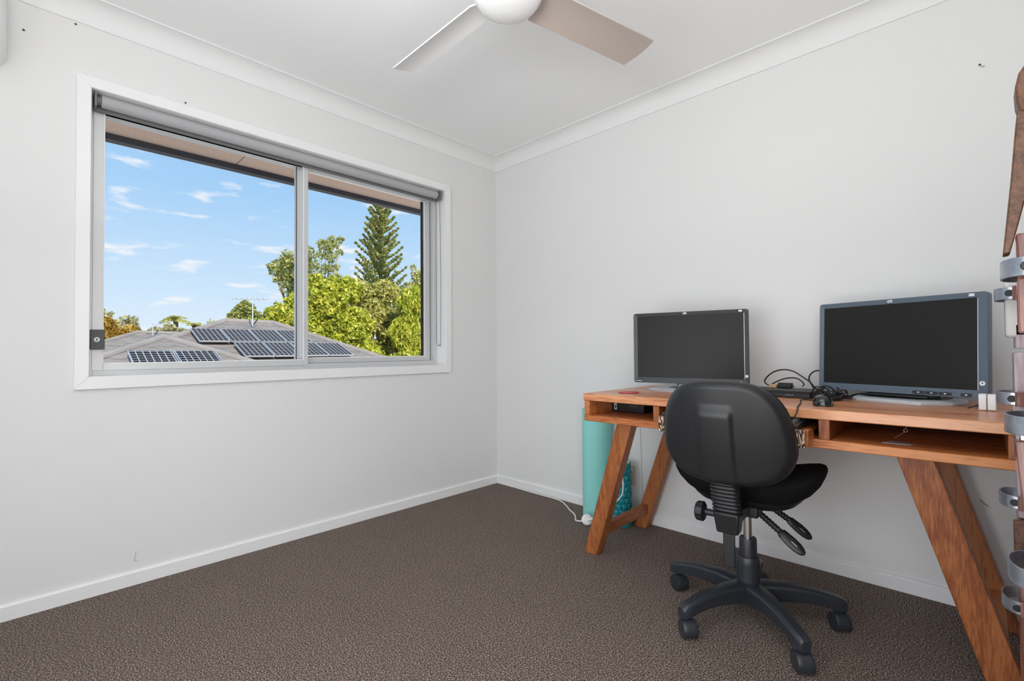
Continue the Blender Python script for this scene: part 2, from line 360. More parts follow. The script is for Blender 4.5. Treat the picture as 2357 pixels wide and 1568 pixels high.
LF = {
 'bright': leafmat('leaves_bright', (0.15, 0.22, 0.015), (0.42, 0.46, 0.03), (0.78, 0.72, 0.12)),
 'pine': leafmat('leaves_pine', (0.10, 0.15, 0.04), (0.30, 0.33, 0.08), (0.58, 0.54, 0.17)),
 'olive': leafmat('leaves_olive', (0.16, 0.20, 0.04), (0.42, 0.42, 0.09), (0.72, 0.64, 0.22)),
 'rust': leafmat('leaves_rust', (0.24, 0.14, 0.02), (0.48, 0.30, 0.05), (0.68, 0.48, 0.11)),
 'pale': leafmat('leaves_pale', (0.20, 0.22, 0.10), (0.42, 0.40, 0.18), (0.62, 0.56, 0.34)),
}

# ------------------------------------------------------------------ the room
XW, YS, H = -3.5, -2.9, 2.4          # west wall, south wall, ceiling height
WX0, WX1, WZ0, WZ1 = -2.291, -0.485, 0.884, 2.062     # window opening (inner edge of the architrave)
struct(MB().box(XW-0.1, 0.1, YS-0.1, 0.1, -0.06, 0).build('floor', M['carpet']))
struct(MB().box(XW-0.1, 0.1, YS-0.1, 0.24, H, H+0.08).build('ceiling', M['ceil']))
b = MB(); T_ = 0.24
b.box(XW, WX0, 0, T_, 0, H).box(WX1, 0.0, 0, T_, 0, H).box(WX0, WX1, 0, T_, 0, WZ0).box(WX0, WX1, 0, T_, WZ1, H)
struct(b.build('wall_north', M['wall']))
wn = bpy.data.objects['wall_north']
wall_e = struct(MB().box(0, 0.12, YS-0.1, T_, 0, H).build('wall_east', M['wall']))
b = MB(); b.box(XW-0.12, XW, YS, -2.8, 0, H).box(XW-0.12, XW, -0.75, 0.24, 0, H).box(XW-0.12, XW, -2.8, -0.75, 2.15, H)
struct(b.build('wall_west', M['wall']))
b = MB(); b.box(XW-0.12, -2.8, YS-0.12, YS, 0, H).box(-1.9, 0.12, YS-0.12, YS, 0, H).box(-2.8, -1.9, YS-0.12, YS, 2.12, H)
struct(b.build('wall_south', M['wall']))
b = MB(); b.box(-3.0, -2.88, YS-1.3, YS-0.12, 0, H).box(-1.82, -1.7, YS-1.3, YS-0.12, 0, H).box(-3.0, -1.7, YS-1.42, YS-1.3, 0, H)  # unseen box added behind the doorway to keep the sun out
struct(b.build('wall_sunblock', M['wall']))
struct(MB().box(-3.0, -1.7, YS-1.42, YS-0.1, H, H+0.08).build('ceiling_sunblock', M['ceil']))
struct(MB().box(-3.0, -1.7, YS-1.42, YS-0.1, -0.06, 0).build('floor_sunblock', M['carpet']))
# scuffs and nail holes on the walls
def disc_on(plane, p, r, name, mt, parent):
    b = MB()
    if plane == 'y': b.cyl((p[0], -0.0012, p[1]), (p[0], 0.002, p[1]), r, n=10)
    else: b.cyl((-0.0012, p[0], p[1]), (0.002, p[0], p[1]), r, n=10)
    return b.build(name, mt, parent)
for q in ((-2.486, 2.211), (-2.340, 2.305), (-1.966, 2.123)): disc_on('y', q, 0.004, 'nail_hole', M['mark'], wn)
disc_on('x', (-2.603, 2.03), 0.004, 'nail_hole', M['mark'], wall_e)
MB().prism([(-2.612, 2.016), (-2.604, 2.020), (-2.607, 2.026), (-2.618, 2.022)], -0.0012, 0, YZ).build('scuff_mark', M['smudge'], wall_e)
MB().tube([(-0.0006, -2.575, 0.415), (-0.0006, -2.585, 0.402), (-0.0006, -2.597, 0.394)], 0.0012, 6).build('scuff_mark', M['mark'], wall_e)
MB().tube([(-2.134, -0.0006, 0.135), (-2.139, -0.0006, 0.10), (-2.131, -0.0006, 0.098)], 0.0013, 6).build('scuff_mark', M['smudge'], wn)

# coved cornice: quarter-round profile run along north and east walls
def cove(c=0.084, n=8, along='x', a=0, e=0):
    prof = [(0, H), (0, H-c), (0.006, H-c)]
    for i in range(n+1):
        t = math.radians(90*i/n)
        prof.append((c-0.004-(c-0.012)*math.cos(t)*1.0, H-c+0.006+(c-0.012)*math.sin(t)*1.0))
    prof += [(c, H-0.006), (c, H)]
    return prof
pr_ = cove()
b = MB(); n = len(pr_)
b.add([(XW, -d, z) for d, z in pr_]+[(-d, -d, z) for d, z in pr_], [(i, (i+1) % n, n+(i+1) % n, n+i) for i in range(n)])
struct(b.build('trim_1', M['cove'], smooth=True, angle=30))
b = MB(); b.add([(-d, -d, z) for d, z in pr_]+[(-d, YS, z) for d, z in pr_], [(i, (i+1) % n, n+(i+1) % n, n+i) for i in range(n)])
struct(b.build('trim_2', M['cove'], smooth=True, angle=30))
# skirting boards, front top edge slightly eased
sk = [(0, 0), (0.013, 0), (0.013, 0.052), (0.010, 0.0565), (0.004, 0.0585), (0, 0.0585)]; n = len(sk)
b = MB(); b.add([(XW, -d, z) for d, z in sk]+[(-d, -d, z) for d, z in sk], [(i, (i+1) % n, n+(i+1) % n, n+i) for i in range(n)])
struct(b.build('baseboard_north', M['trim']))
b = MB(); b.add([(-d, -d, z) for d, z in sk]+[(-d, YS, z) for d, z in sk], [(i, (i+1) % n, n+(i+1) % n, n+i) for i in range(n)])
struct(b.build('baseboard_east', M['trim']))
struct(MB().box(XW, XW+0.013, YS, 0, 0, 0.058).build('baseboard_west', M['trim']))

# ------------------------------------------------------------------ window 1 (north wall, seen in the photograph)
win = bpy.data.objects.new('window_1', None); COL.objects.link(win); win.location = (0, 0, 0); win['kind'] = 'structure'
AW = 0.045; yf = -0.016
def mitre(x0, x1, z0, z1, w_, y0, y1, wb=None):
    """picture-frame of four mitred boards; x0..z1 is the inner edge"""
    wb = w_ if wb is None else wb
    b = MB()
    I = [(x0, z0), (x1, z0), (x1, z1), (x0, z1)]; O = [(x0-w_, z0-wb), (x1+w_, z0-wb), (x1+w_, z1+w_), (x0-w_, z1+w_)]
    for i in range(4):
        j = (i+1) % 4
        q = [O[i], O[j], I[j], I[i]]
        b.hexa([(x, y0, z) for x, z in q], [(x, y1, z) for x, z in q])
    return b
mitre(WX0, WX1, WZ0, WZ1, AW, yf, 0.0, 0.05).build('architrave', M['trim'], win, bevel=0.0015)
# reveal lining
b = MB(); d1 = 0.155
b.box(WX0, WX1, -0.010, d1, WZ0-0.018, WZ0+0.001).box(WX0, WX1, -0.010, d1, WZ1-0.001, WZ1+0.015)
b.box(WX0-0.015, WX0+0.001, -0.010, d1, WZ0, WZ1).box(WX1-0.001, WX1+0.015, -0.010, d1, WZ0, WZ1)
b.build('reveal', M['trim'], win)
# outer aluminium frame
def frame(x0, x1, z0, z1, wl, wr, wb, wt, y0, y1):
    b = MB()
    b.box(x0, x0+wl, y0, y1, z0, z1).box(x1-wr, x1, y0, y1, z0, z1).box(x0+wl, x1-wr, y0, y1, z0, z0+wb).box(x0+wl, x1-wr, y0, y1, z1-wt, z1)
    return b
FY = 0.085
frame(WX0, WX1, WZ0, WZ1, 0.018, 0.030, 0.030, 0.055, FY, FY+0.075).build('outer_frame', M['alu'], win, bevel=0.001)
# sliding sash (left, nearer the room) and fixed light (right)
sash = frame(-2.276, -1.372, WZ0+0.022, 2.026, 0.036, 0.026, 0.030, 0.019, FY-0.006, FY+0.022).build('sliding_sash', M['alu'], win, bevel=0.001)
frame(-2.243, -1.396, WZ0+0.050, 2.009, 0.004, 0.005, 0.004, 0.004, FY-0.009, FY-0.004).build('glazing_bead', M['aluw'], sash)
MB().box(-2.24, -1.397, FY+0.006, FY+0.010, WZ0+0.05, 2.008).build('pane', M['glass'], sash)
fx = frame(-1.425, -0.515, WZ0+0.030, 2.017, 0.030, 0.052, 0.030, 0.012, FY+0.030, FY+0.055).build('fixed_light', M['alu'], win, bevel=0.001)
frame(-1.425, -0.520, WZ0+0.028, 2.012, 0.004, 0.0035, 0.0035, 0.004, FY+0.0285, FY+0.031).build('rubber_seal', M['seal'], fx)
frame(-1.398, -0.565, WZ0+0.058, 1.998, 0.004, 0.006, 0.005, 0.004, FY+0.026, FY+0.030).build('glazing_bead', M['aluw'], fx)
MB().box(-1.395, -0.567, FY+0.040, FY+0.044, WZ0+0.06, 1.996).build('pane', M['glass'], fx)
MB().box(-0.585, -0.566, FY+0.046, FY+0.050, WZ0+0.05, 2.0).build('outer_seal', M['seal'], fx)
# window lock on the sash stile
lk = MB().box(-2.284, -2.236, FY-0.026, FY-0.006, 0.995, 1.078).build('window_lock', M['lock'], sash, bevel=0.003)
b = MB(); b.cyl((-2.262, FY-0.0262, 1.036), (-2.262, FY-0.031, 1.036), 0.0105, 0.009, 20); b.build('keyhole', M['white'], lk, smooth=True)
b = MB(); b.cyl((-2.262, FY-0.031, 1.037), (-2.262, FY-0.0318, 1.037), 0.003, n=10); b.box(-2.2632, -2.2608, FY-0.0318, FY-0.031, 1.030, 1.037); b.build('key_slot', M['mark'], lk)
# faint paint smear above the window
MB().prism([(-2.075, 2.118), (-2.04, 2.118), (-2.018, 2.108), (-2.04, 2.105), (-2.06, 2.111), (-2.08, 2.112)], 0, -0.0010, XZ).build('paint_smear', M['white'], wn)

# unseen west opening and south doorway, added to house the fill lamps
w2 = bpy.data.objects.new('opening_west_added', None); COL.objects.link(w2); w2['kind'] = 'structure'
b = MB(); b.box(XW-0.1, XW+0.015, -2.845, -2.8, 0, 2.2).box(XW-0.1, XW+0.015, -0.75, -0.705, 0, 2.2).box(XW-0.1, XW+0.015, -2.8, -0.75, 2.15, 2.2).box(XW-0.1, XW, -2.8, -0.75, 0, 0.03)
b.build('opening_frame', M['trim'], w2)
MB().box(XW-0.06, XW-0.055, -2.8, -0.75, 0.03, 2.15).build('pane', M['glass'], w2)
b = MB(); b.box(-2.85, -2.8, YS-0.1, YS+0.015, 0, 2.17).box(-1.9, -1.85, YS-0.1, YS+0.015, 0, 2.17).box(-2.8, -1.9, YS-0.1, YS+0.015, 2.12, 2.17)
struct(b.build('doorway_added', M['trim']))

# ------------------------------------------------------------------ roller blind in the window reveal
rb = thing('roller_blind', 'grey roller blind rolled up at the head of the window reveal', 'blind', (-1.388, 0.038, 2.036))
b = MB(); b.cyl((-0.868, 0, 0), (0.862, 0, 0), 0.0265, n=28); b.build('fabric_roll', M['blind'], rb, smooth=True)
b = MB(); b.box(-0.862, 0.852, 0.0245, 0.0275, -0.026, 0.0); b.build('shadow_strip', M['blindrail'], rb)  # dark strip stands in for the blind's shadow on the window head
b = MB(); b.box(-0.890, 0.862, 0.023, 0.034, -0.037, -0.012); b.build('bottom_rail', M['blindrail'], rb, bevel=0.004)
for sx_ in (-0.888, 0.880):
    b = MB(); b.box(sx_-0.004, sx_+0.004, -0.034, 0.034, -0.036, 0.030)
    b.cyl((sx_, 0, 0), (sx_+(0.020 if sx_ < 0 else -0.020), 0, 0), 0.020, n=18); b.cyl((sx_, 0, 0), (sx_+(0.024 if sx_ < 0 else -0.024), 0, 0), 0.011, n=12)
    b.build('bracket', M['lock'] if False else M['blindrail'], rb, bevel=0.001)
ch = []
zt, zb = 2.0, 1.015
pts = [(-0.507, 0.020, zt), (-0.507, 0.014, 1.5), (-0.507, 0.018, 1.06), (-0.507, 0.028, zb+0.004), (-0.507, 0.040, zb), (-0.507, 0.050, zb+0.008), (-0.507, 0.062, 1.08), (-0.507, 0.062, 1.5), (-0.507, 0.060, zt)]
b = MB(); b.tube([(x+1.388, y-0.038, z-2.036) for x, y, z in pts], 0.0018, 6, 6); b.build('bead_chain', M['blindrail'], rb, smooth=True)
b = MB(); b.box(0.883, 0.902, -0.010, -0.002, -1.045, -1.018); b.build('chain_weight', M['plastic_w'], rb)

# ------------------------------------------------------------------ split-system air conditioner, only its right end in view
ac = thing('air_conditioner', 'white rounded wall air conditioner cut off by the left edge of the photo', 'air conditioner', (-2.932, 0, 2.162))
prof = [(0, -0.125), (-0.10, -0.135), (-0.15, -0.125), (-0.185, -0.095), (-0.202, -0.05), (-0.208, 0.0), (-0.208, 0.10), (-0.203, 0.135), (-0.18, 0.15), (0, 0.15)]
b = MB(); n = len(prof)
sec = []
for x, s_ in ((-0.42, 0.80), (-0.40, 0.97), (-0.37, 1.0), (0.352, 1.0), (0.388, 0.93), (0.402, 0.74)):
    sec.append([(x, y*s_ if y else 0, 0.01+(z-0.01)*s_) for y, z in prof])
vs = [p for s_ in sec for p in s_]
fs = [(i*n+k, i*n+(k+1) % n, (i+1)*n+(k+1) % n, (i+1)*n+k) for i in range(5) for k in range(n)]+[tuple(range(n)), tuple(range(5*n+n-1, 5*n-1, -1))]
b.add(vs, fs); b.build('casing', M['plastic_w'], ac, smooth=True, angle=40)
MB().box(-0.36, 0.34, -0.150, -0.090, -0.1365, -0.128).build('louvre', M['plastic_w'], ac, bevel=0.003)
MB().box(-0.38, 0.355, -0.2105, -0.206, -0.02, 0.125).build('front_cover', M['plastic_w'], ac, bevel=0.002)

# ------------------------------------------------------------------ ceiling fan
fan = thing('ceiling_fan', 'white ceiling fan with a domed hub and flat angled blades', 'ceiling fan', (-1.446, -1.562, H))
b = MB(); b.lathe([(0.0001, -0.383), (0.030, -0.381), (0.062, -0.373), (0.086, -0.360), (0.103, -0.340), (0.111, -0.318), (0.112, -0.300)], 48); b.build('hub_dome', M['fan'], fan, smooth=True, angle=60)
b = MB(); b.lathe([(0.116, -0.312), (0.122, -0.30), (0.128, -0.235), (0.10, -0.205), (0.05, -0.19)], 48); b.build('motor_housing', M['fan'], fan, smooth=True, angle=60)
b = MB(); b.lathe([(0.018, -0.2), (0.018, -0.06), (0.055, -0.05), (0.065, 0.0)], 32); b.build('ceiling_rod', M['fan'], fan, smooth=True, angle=40)
def blade(ang, mt, w0, w1, r0, r1, pitch, lab=None):
    nu, nv = 14, 9; tk = 0.006
    top = []; bot = []
    for i in range(nu):
        for j in range(nv):
            v = -1+2*j/(nv-1); u = i/(nu-1)
            rr_ = r0+(r1-r0)*u
            rr_ += (0.020*(1-v*v))*(u**6) + (0.016*v*v - 0.004)*(1-u)**6
            wd = w0+(w1-w0)*u
            x = rr_; y = v*wd/2; z = -0.010*(v*v)*1.0
            c, s_ = math.cos(pitch), math.sin(pitch)
            y2 = y*c - z*s_; z2 = y*s_ + z*c
            top.append((x, y2, z2+tk/2)); bot.append((x, y2, z2-tk/2))
    fs = []
    for i in range(nu-1):
        for j in range(nv-1):
            a = i*nv+j; fs.append((a, a+1, a+nv+1, a+nv)); o_ = nu*nv; fs.append((o_+a, o_+a+nv, o_+a+nv+1, o_+a+1))
    per = [j for j in range(nv)]+[i*nv+nv-1 for i in range(1, nu)]+[(nu-1)*nv+j for j in range(nv-2, -1, -1)]+[i*nv for i in range(nu-2, 0, -1)]
    for a, c_ in zip(per, per[1:]+per[:1]): fs.append((a, c_, nu*nv+c_, nu*nv+a))
    b = MB(); Mx = Matrix.Translation((0, 0, -0.30)) @ Matrix.Rotation(ang, 4, 'Z'); b.add(top+bot, fs, Mx)
    o = b.build('blade', mt, fan, smooth=True, angle=50)
    if lab: o['label'] = lab
blade(math.radians(88.6), M['blade_w'], 0.108, 0.118, 0.110, 0.585, math.radians(-14))
blade(math.radians(-12.5), M['blade_t'], 0.136, 0.146, 0.112, 0.580, math.radians(-6), 'blade shaded taupe')
blade(math.radians(219), M['blade_w'], 0.135, 0.145, 0.118, 0.60, math.radians(-10))

# ------------------------------------------------------------------ desk
def carvedmat():
    m_ = bpy.data.materials.new('carved_zebra'); m_.use_nodes = True; t = m_.node_tree; nn = t.nodes.new; ll = t.links.new
    b = t.nodes['Principled BSDF']; b.inputs['Roughness'].default_value = 0.75
    tx = nn('ShaderNodeTexCoord'); mp_ = nn('ShaderNodeMapping'); ll(tx.outputs['Object'], mp_.inputs[0]); mp_.inputs['Scale'].default_value = (1, 1, 0.45)
    n1 = nn('ShaderNodeTexNoise'); n1.inputs['Scale'].default_value = 42; n1.inputs['Detail'].default_value = 1.5; n1.inputs['Distortion'].default_value = 0.6; ll(mp_.outputs[0], n1.inputs['Vector'])
    a = nn('ShaderNodeMath'); a.operation = 'MULTIPLY'; a.inputs[1].default_value = 44; ll(n1.outputs[0], a.inputs[0])
    s_ = nn('ShaderNodeMath'); s_.operation = 'SINE'; ll(a.outputs[0], s_.inputs[0])
    r_ = nn('ShaderNodeValToRGB'); ll(s_.outputs[0], r_.inputs[0]); el = r_.color_ramp.elements
    el[0].position = 0.0; el[0].color = (0.05, 0.025, 0.015, 1); el[1].position = 0.42; el[1].color = (0.62, 0.47, 0.33, 1)
    ll(r_.outputs[0], b.inputs['Base Color'])
    bp = nn('ShaderNodeBump'); bp.inputs['Strength'].default_value = 0.8; bp.inputs['Distance'].default_value = 0.002; ll(s_.outputs[0], bp.inputs['Height']); ll(bp.outputs[0], b.inputs['Normal'])
    return m_
M['carved'] = carvedmat()
DX0, DX1, DY0, DY1, DZ = -0.680, -0.060, -1.277, -2.668, 0.780
dk = thing('desk', 'orange-brown acacia desk with slanted A-frame legs and open compartments', 'desk', (-0.37, -1.97, 0))
def D(b, name, mt, bev=0.002, **t):
    v = [(x+0.37, y+1.97, z) for x, y, z in b.v]; b.v = v
    return b.build(name, mt, dk, bevel=bev, **t)
D(MB().box(DX0, DX1, DY1, DY0, DZ-0.032, DZ), 'desk_top', WT, 0.003)
D(MB().box(DX0+0.002, DX1, DY1+0.002, DY0-0.002, 0.655, 0.683), 'bottom_board', WY, 0.003)
D(MB().box(DX0+0.004, DX1, DY0-0.030, DY0-0.003, 0.683, DZ-0.032), 'side_panel', WY)
D(MB().box(DX0+0.004, DX1, DY1+0.003, DY1+0.036, 0.683, DZ-0.032), 'side_panel', WZ)
D(MB().box(DX0+0.004, DX1, -1.648, -1.622, 0.683, DZ-0.032), 'divider', WZ)
D(MB().box(DX0+0.004, DX1, -2.235, -2.204, 0.683, DZ-0.032), 'divider', WZ)
D(MB().box(DX1-0.018, DX1-0.001, DY1+0.036, DY0-0.030, 0.683, DZ-0.032), 'back_panel', M['rubber'])  # shade inside the open compartments put into the panel's black colour
def slant_leg(xa, xb, yt0, yt1, yb0, yb1, zt=0.656, dxt=0.0, name='leg'):
    b = MB(); b.hexa([(xa, yb0, 0), (xb, yb0, 0), (xb, yb1, 0), (xa, yb1, 0)], [(xa+dxt, yt0, zt), (xb+dxt, yt0, zt), (xb+dxt, yt1, zt), (xa+dxt, yt1, zt)])
    return D(b, name, WZ, 0.003)
slant_leg(-0.566, -0.508, -1.415, -1.488, -1.190, -1.262, dxt=-0.050)
slant_leg(-0.095, -0.040, -1.415, -1.488, -1.190, -1.262, dxt=-0.012)
slant_leg(-0.566, -0.508, -2.392, -2.480, -2.588, -2.672, dxt=-0.050)
slant_leg(-0.110, -0.055, -2.392, -2.480, -2.588, -2.672, dxt=-0.002)
def stretch(yc, w_, xs=(-0.515, -0.088)):
    b = MB(); b.box(xs[0], xs[1], yc-w_/2, yc+w_/2, 0.085, 0.135); return D(b, 'stretcher', WX, 0.002)
stretch(-1.262, 0.030); stretch(-2.610, 0.038)
D(MB().box(-0.56, -0.10, -1.49, -1.435, 0.632, 0.655), 'cross_rail', WX, 0.002)
D(MB().box(-0.56, -0.10, -2.46, -2.41, 0.632, 0.655), 'cross_rail', WX, 0.002)
# pull-out keyboard drawer with a carved front
dr = D(MB().box(-0.752, -0.25, -2.178, -1.700, 0.700, 0.7135), 'keyboard_drawer', WX, 0.001)
def P2(b, name, mt, par, bev=0.0015):
    b.v = [(x+0.37, y+1.97, z) for x, y, z in b.v]; return b.build(name, mt, par, bevel=bev)
P2(MB().box(-0.766, -0.752, -2.185, -1.692, 0.664, 0.720), 'carved_front', M['carved'], dr)
b = MB(); b.prism([(-0.752, 0.664), (-0.752, 0.7205), (-0.735, 0.7205), (-0.70, 0.7185), (-0.685, 0.710), (-0.672, 0.6835), (-0.722, 0.6835), (-0.735, 0.677), (-0.742, 0.664)], -2.1925, -2.178, XZ)
P2(b, 'drawer_side', WX, dr, 0.002)
b = MB(); b.prism([(-0.752, 0.664), (-0.752, 0.7205), (-0.735, 0.7205), (-0.70, 0.7185), (-0.685, 0.710), (-0.672, 0.6835), (-0.722, 0.6835), (-0.735, 0.677), (-0.742, 0.664)], -1.700, -1.6855, XZ)
P2(b, 'drawer_side', WX, dr, 0.002)

# ------------------------------------------------------------------ things in and on the desk
def tz(name, label, cat, x, y, z, rz=0, group=None): return thing(name, label, cat, (x, y, z), rz, group)
# keyboard on the pulled-out drawer (local x = depth towards the wall, y = width)
kb = tz('keyboard', 'black keyboard with grey key tops lying in the open desk drawer behind the chair', 'keyboard', -0.668, -1.925, 0.7430)
b = MB(); b.hexa([(-0.070, -0.235, -0.018), (0.075, -0.235, -0.018), (0.075, 0.235, -0.018), (-0.070, 0.235, -0.018)], [(-0.070, -0.235, 0.000), (0.075, -0.235, 0.014), (0.075, 0.235, 0.014), (-0.070, 0.235, 0.000)])
b.v = [(x, y, z-0.011 if z > -0.001 else z-0.011) for x, y, z in b.v]
b.build('keyboard_body', M['bez1'], kb, bevel=0.003)
def key_block(y0, y1, ncol):
    for r_ in range(5):
        x = -0.055+r_*0.0225; z = -0.011+(x+0.070)/0.145*0.014
        for c_ in range(ncol):
            y = y0+(y1-y0)*(c_+0.5)/ncol; hw = (y1-y0)/ncol*0.43
            yield (x, y, z, hw)
for x, y, z, hw in list(key_block(0.225, -0.115, 14))+list(key_block(-0.145, -0.225, 4)):
    hw = abs(hw); b = MB(); b.hexa([(x-0.009, y-hw, z), (x+0.009, y-hw, z+0.002), (x+0.009, y+hw, z+0.002), (x-0.009, y+hw, z)], [(x-0.007, y-hw*0.8, z+0.006), (x+0.007, y-hw*0.8, z+0.008), (x+0.007, y+hw*0.8, z+0.008), (x-0.007, y+hw*0.8, z+0.006)])
    b.build('key', M['key'], kb)
b = MB(); b.tube([(-0.588, -2.080, 0.722), (-0.586, -2.100, 0.735), (-0.640, -2.112, 0.7435), (-0.690, -2.128, 0.7435), (-0.700, -2.140, 0.750), (-0.694, -2.147, 0.766), (-0.6835, -2.148, 0.7815), (-0.665, -2.143, 0.7829), (-0.52, -2.118, 0.7829), (-0.40, -2.092, 0.7829), (-0.395, -2.120, 0.7829), (-0.41, -2.150, 0.7829)], 0.0022, 8, 6)
tag(b.build('keyboard_cable', M['cable_b'], smooth=True), 'thin dark cable hanging over the desk front edge down to the keyboard', 'cable')

# coaster
co = MB(); co.lathe([(0.043, 0), (0.046, 0.001), (0.046, 0.004), (0.044, 0.0052), (0.0001, 0.0050)], 36, Matrix.Translation((-0.535, -1.427, 0.7803)))
tag(co.build('coaster', M['red'], smooth=True, angle=40), 'round red coaster on the left end of the desk top', 'coaster')

# mouse
ms = tz('computer_mouse', 'glossy black computer mouse near the front edge of the desk', 'mouse', -0.535, -2.190, 0.7802, math.radians(8))
def msf(u, v):
    a = 2*math.pi*u; ph = v*math.pi/2
    rx, ry = 0.052, 0.0300
    c = math.cos(ph)**0.62; x = rx*c*math.copysign(abs(math.cos(a))**0.8, math.cos(a)); y = ry*c*math.copysign(abs(math.sin(a))**0.75, math.sin(a))
    return (x, y, 0.006+0.030*math.sin(ph)*(1-0.18*x/rx))
b = MB(); b.grid(msf, 40, 14, True); b.build('mouse_shell', M['gloss'], ms, smooth=True, angle=80)
b = MB(); b.prism([(0.052*math.copysign(abs(math.cos(a))**0.8, math.cos(a)), 0.0302*math.copysign(abs(math.sin(a))**0.75, math.sin(a))) for a in [2*math.pi*i/32 for i in range(32)]], 0.0, 0.0075); b.build('mouse_base', M['bez1'], ms)
b = MB(); b.cyl((0.026, -0.003, 0.0335), (0.026, 0.003, 0.0335), 0.006, n=14); b.build('scroll_wheel', M['rubber'], ms)
b = MB(); b.tube([(-0.482, -2.186, 0.790), (-0.45, -2.19, 0.785), (-0.42, -2.20, 0.786), (-0.40, -2.16, 0.783), (-0.38, -2.18, 0.790)], 0.0020, 8, 6)
tag(b.build('mouse_cable', M['cable_b'], smooth=True), 'thin black cable running back from the mouse', 'cable')

# slim black box between the monitors, with adapter and cardboard box on it
db = tz('docking_station', 'flat black electronic box on the desk between the two monitors', 'electronic box', -0.245, -1.985, 0.7802)
b = MB(); b.prism(rrect(0.155, 0.250, 0.014), 0.002, 0.022); b.build('case_body', M['bez1'], db, bevel=0.001)
b = MB(); b.prism(rrect(0.162, 0.257, 0.016), 0.0205, 0.0285); b.build('case_lid', M['black'], db, bevel=0.002)
for i in range(4):
    MB().box(-0.0790, -0.0770, -0.035-i*0.008, -0.032-i*0.008, 0.0085+(i % 2)*0.002, 0.0115+(i % 2)*0.002).build('indicator_mark', M['silver'], db)
for x, y in ((-0.06, -0.1), (0.06, -0.1), (-0.06, 0.1), (0.06, 0.1)): b = MB(); b.cyl((x, y, 0), (x, y, 0.003), 0.008, n=12); b.build('rubber_foot', M['rubber'], db)
tag(MB().box(-0.19, -0.15, -1.948, -1.918, 0.8088, 0.8215).build('cardboard_block', M['card'], bevel=0.001), 'small tan cardboard box on top of the flat black box', 'box')
pa = tz('power_adapter', 'black rectangular power adapter on top of the flat black box', 'power adapter', -0.172, -1.979, 0.8090)
MB().box(-0.018, 0.018, -0.026, 0.026, 0, 0.021).build('adapter_body', M['black'], pa, bevel=0.003)
b = MB(); b.cyl((0.0, -0.026, 0.008), (0.0, -0.034, 0.007), 0.004, 0.003, 10); b.build('strain_relief', M['cable_b'], pa)

def cable(name, label, pts, r=0.003, mt='cable_b', cat='cable', group=None, n=8):
    b = MB(); b.tube(pts, r, n, 6); return tag(b.build(name, M[mt], smooth=True), label, cat, group)
X = -0.118
cable('power_cable', 'black cable making the tallest loop above the flat black box', [(X-0.02, -1.940, 0.8125), (X, -1.916, 0.8125), (X, -1.893, 0.815), (X, -1.880, 0.830), (X, -1.892, 0.852), (X, -1.921, 0.875), (X, -1.961, 0.885), (X, -1.997, 0.878), (X, -2.025, 0.860), (X, -2.056, 0.837), (X, -2.075, 0.815), (X-0.01, -2.100, 0.796), (X-0.05, -2.13, 0.785)], 0.0030)
cable('signal_cable', 'black cable making the low loop over the adapter', [(X+0.012, -1.899, 0.812), (X+0.012, -1.925, 0.829), (X+0.012, -1.962, 0.845), (X+0.012, -1.997, 0.849), (X+0.012, -2.020, 0.840), (X+0.012, -2.034, 0.823), (X+0.01, -2.028, 0.8135)], 0.0028)
cable('monitor_cable', 'black cable curling up behind the left edge of the larger grey-blue monitor', [(X+.02, -2.122, 0.888), (X+.02, -2.094, 0.884), (X+.02, -2.072, 0.879), (X+.02, -2.056, 0.863), (X+.02, -2.052, 0.845), (X+.02, -2.060, 0.824), (X+.015, -2.077, 0.800), (X+0.015, -2.12, 0.785)], 0.0030)
# tangle of leads by the mouse
rnd = random.Random(3)
tang = []
for k_ in range(6):
    cx_, cy_ = -0.30+rnd.uniform(-0.05, 0.04), -2.165+rnd.uniform(-0.035, 0.04); pts = []
    ph = rnd.uniform(0, 6)
    for i in range(9):
        a = ph+i*1.15; rr_ = rnd.uniform(0.018, 0.045)
        pts.append((cx_+rr_*math.cos(a)*0.8, cy_+rr_*math.sin(a), 0.785+abs(math.sin(a*0.7+k_))*rnd.uniform(0.008, 0.055)))
    tang.append(cable('tangled_lead', 'tangle of thin black leads bunched behind the mouse', pts, 0.0022, group='tangled black leads behind the mouse'))
cable('thick_lead', 'thick glossy black lead lying left of the stand of the larger monitor', [(-0.33, -2.135, 0.787), (-0.34, -2.175, 0.790), (-0.31, -2.215, 0.792), (-0.22, -2.235, 0.795), (-0.12, -2.26, 0.794)], 0.0058)
cable('coiled_lead', 'black lead coiled with a silver tie beside the thick lead', [(-0.36, -2.14, 0.784), (-0.37, -2.175, 0.785), (-0.33, -2.205, 0.785), (-0.28, -2.19, 0.786), (-0.30, -2.15, 0.787), (-0.35, -2.16, 0.789), (-0.345, -2.20, 0.790), (-0.26, -2.225, 0.786)], 0.0034)

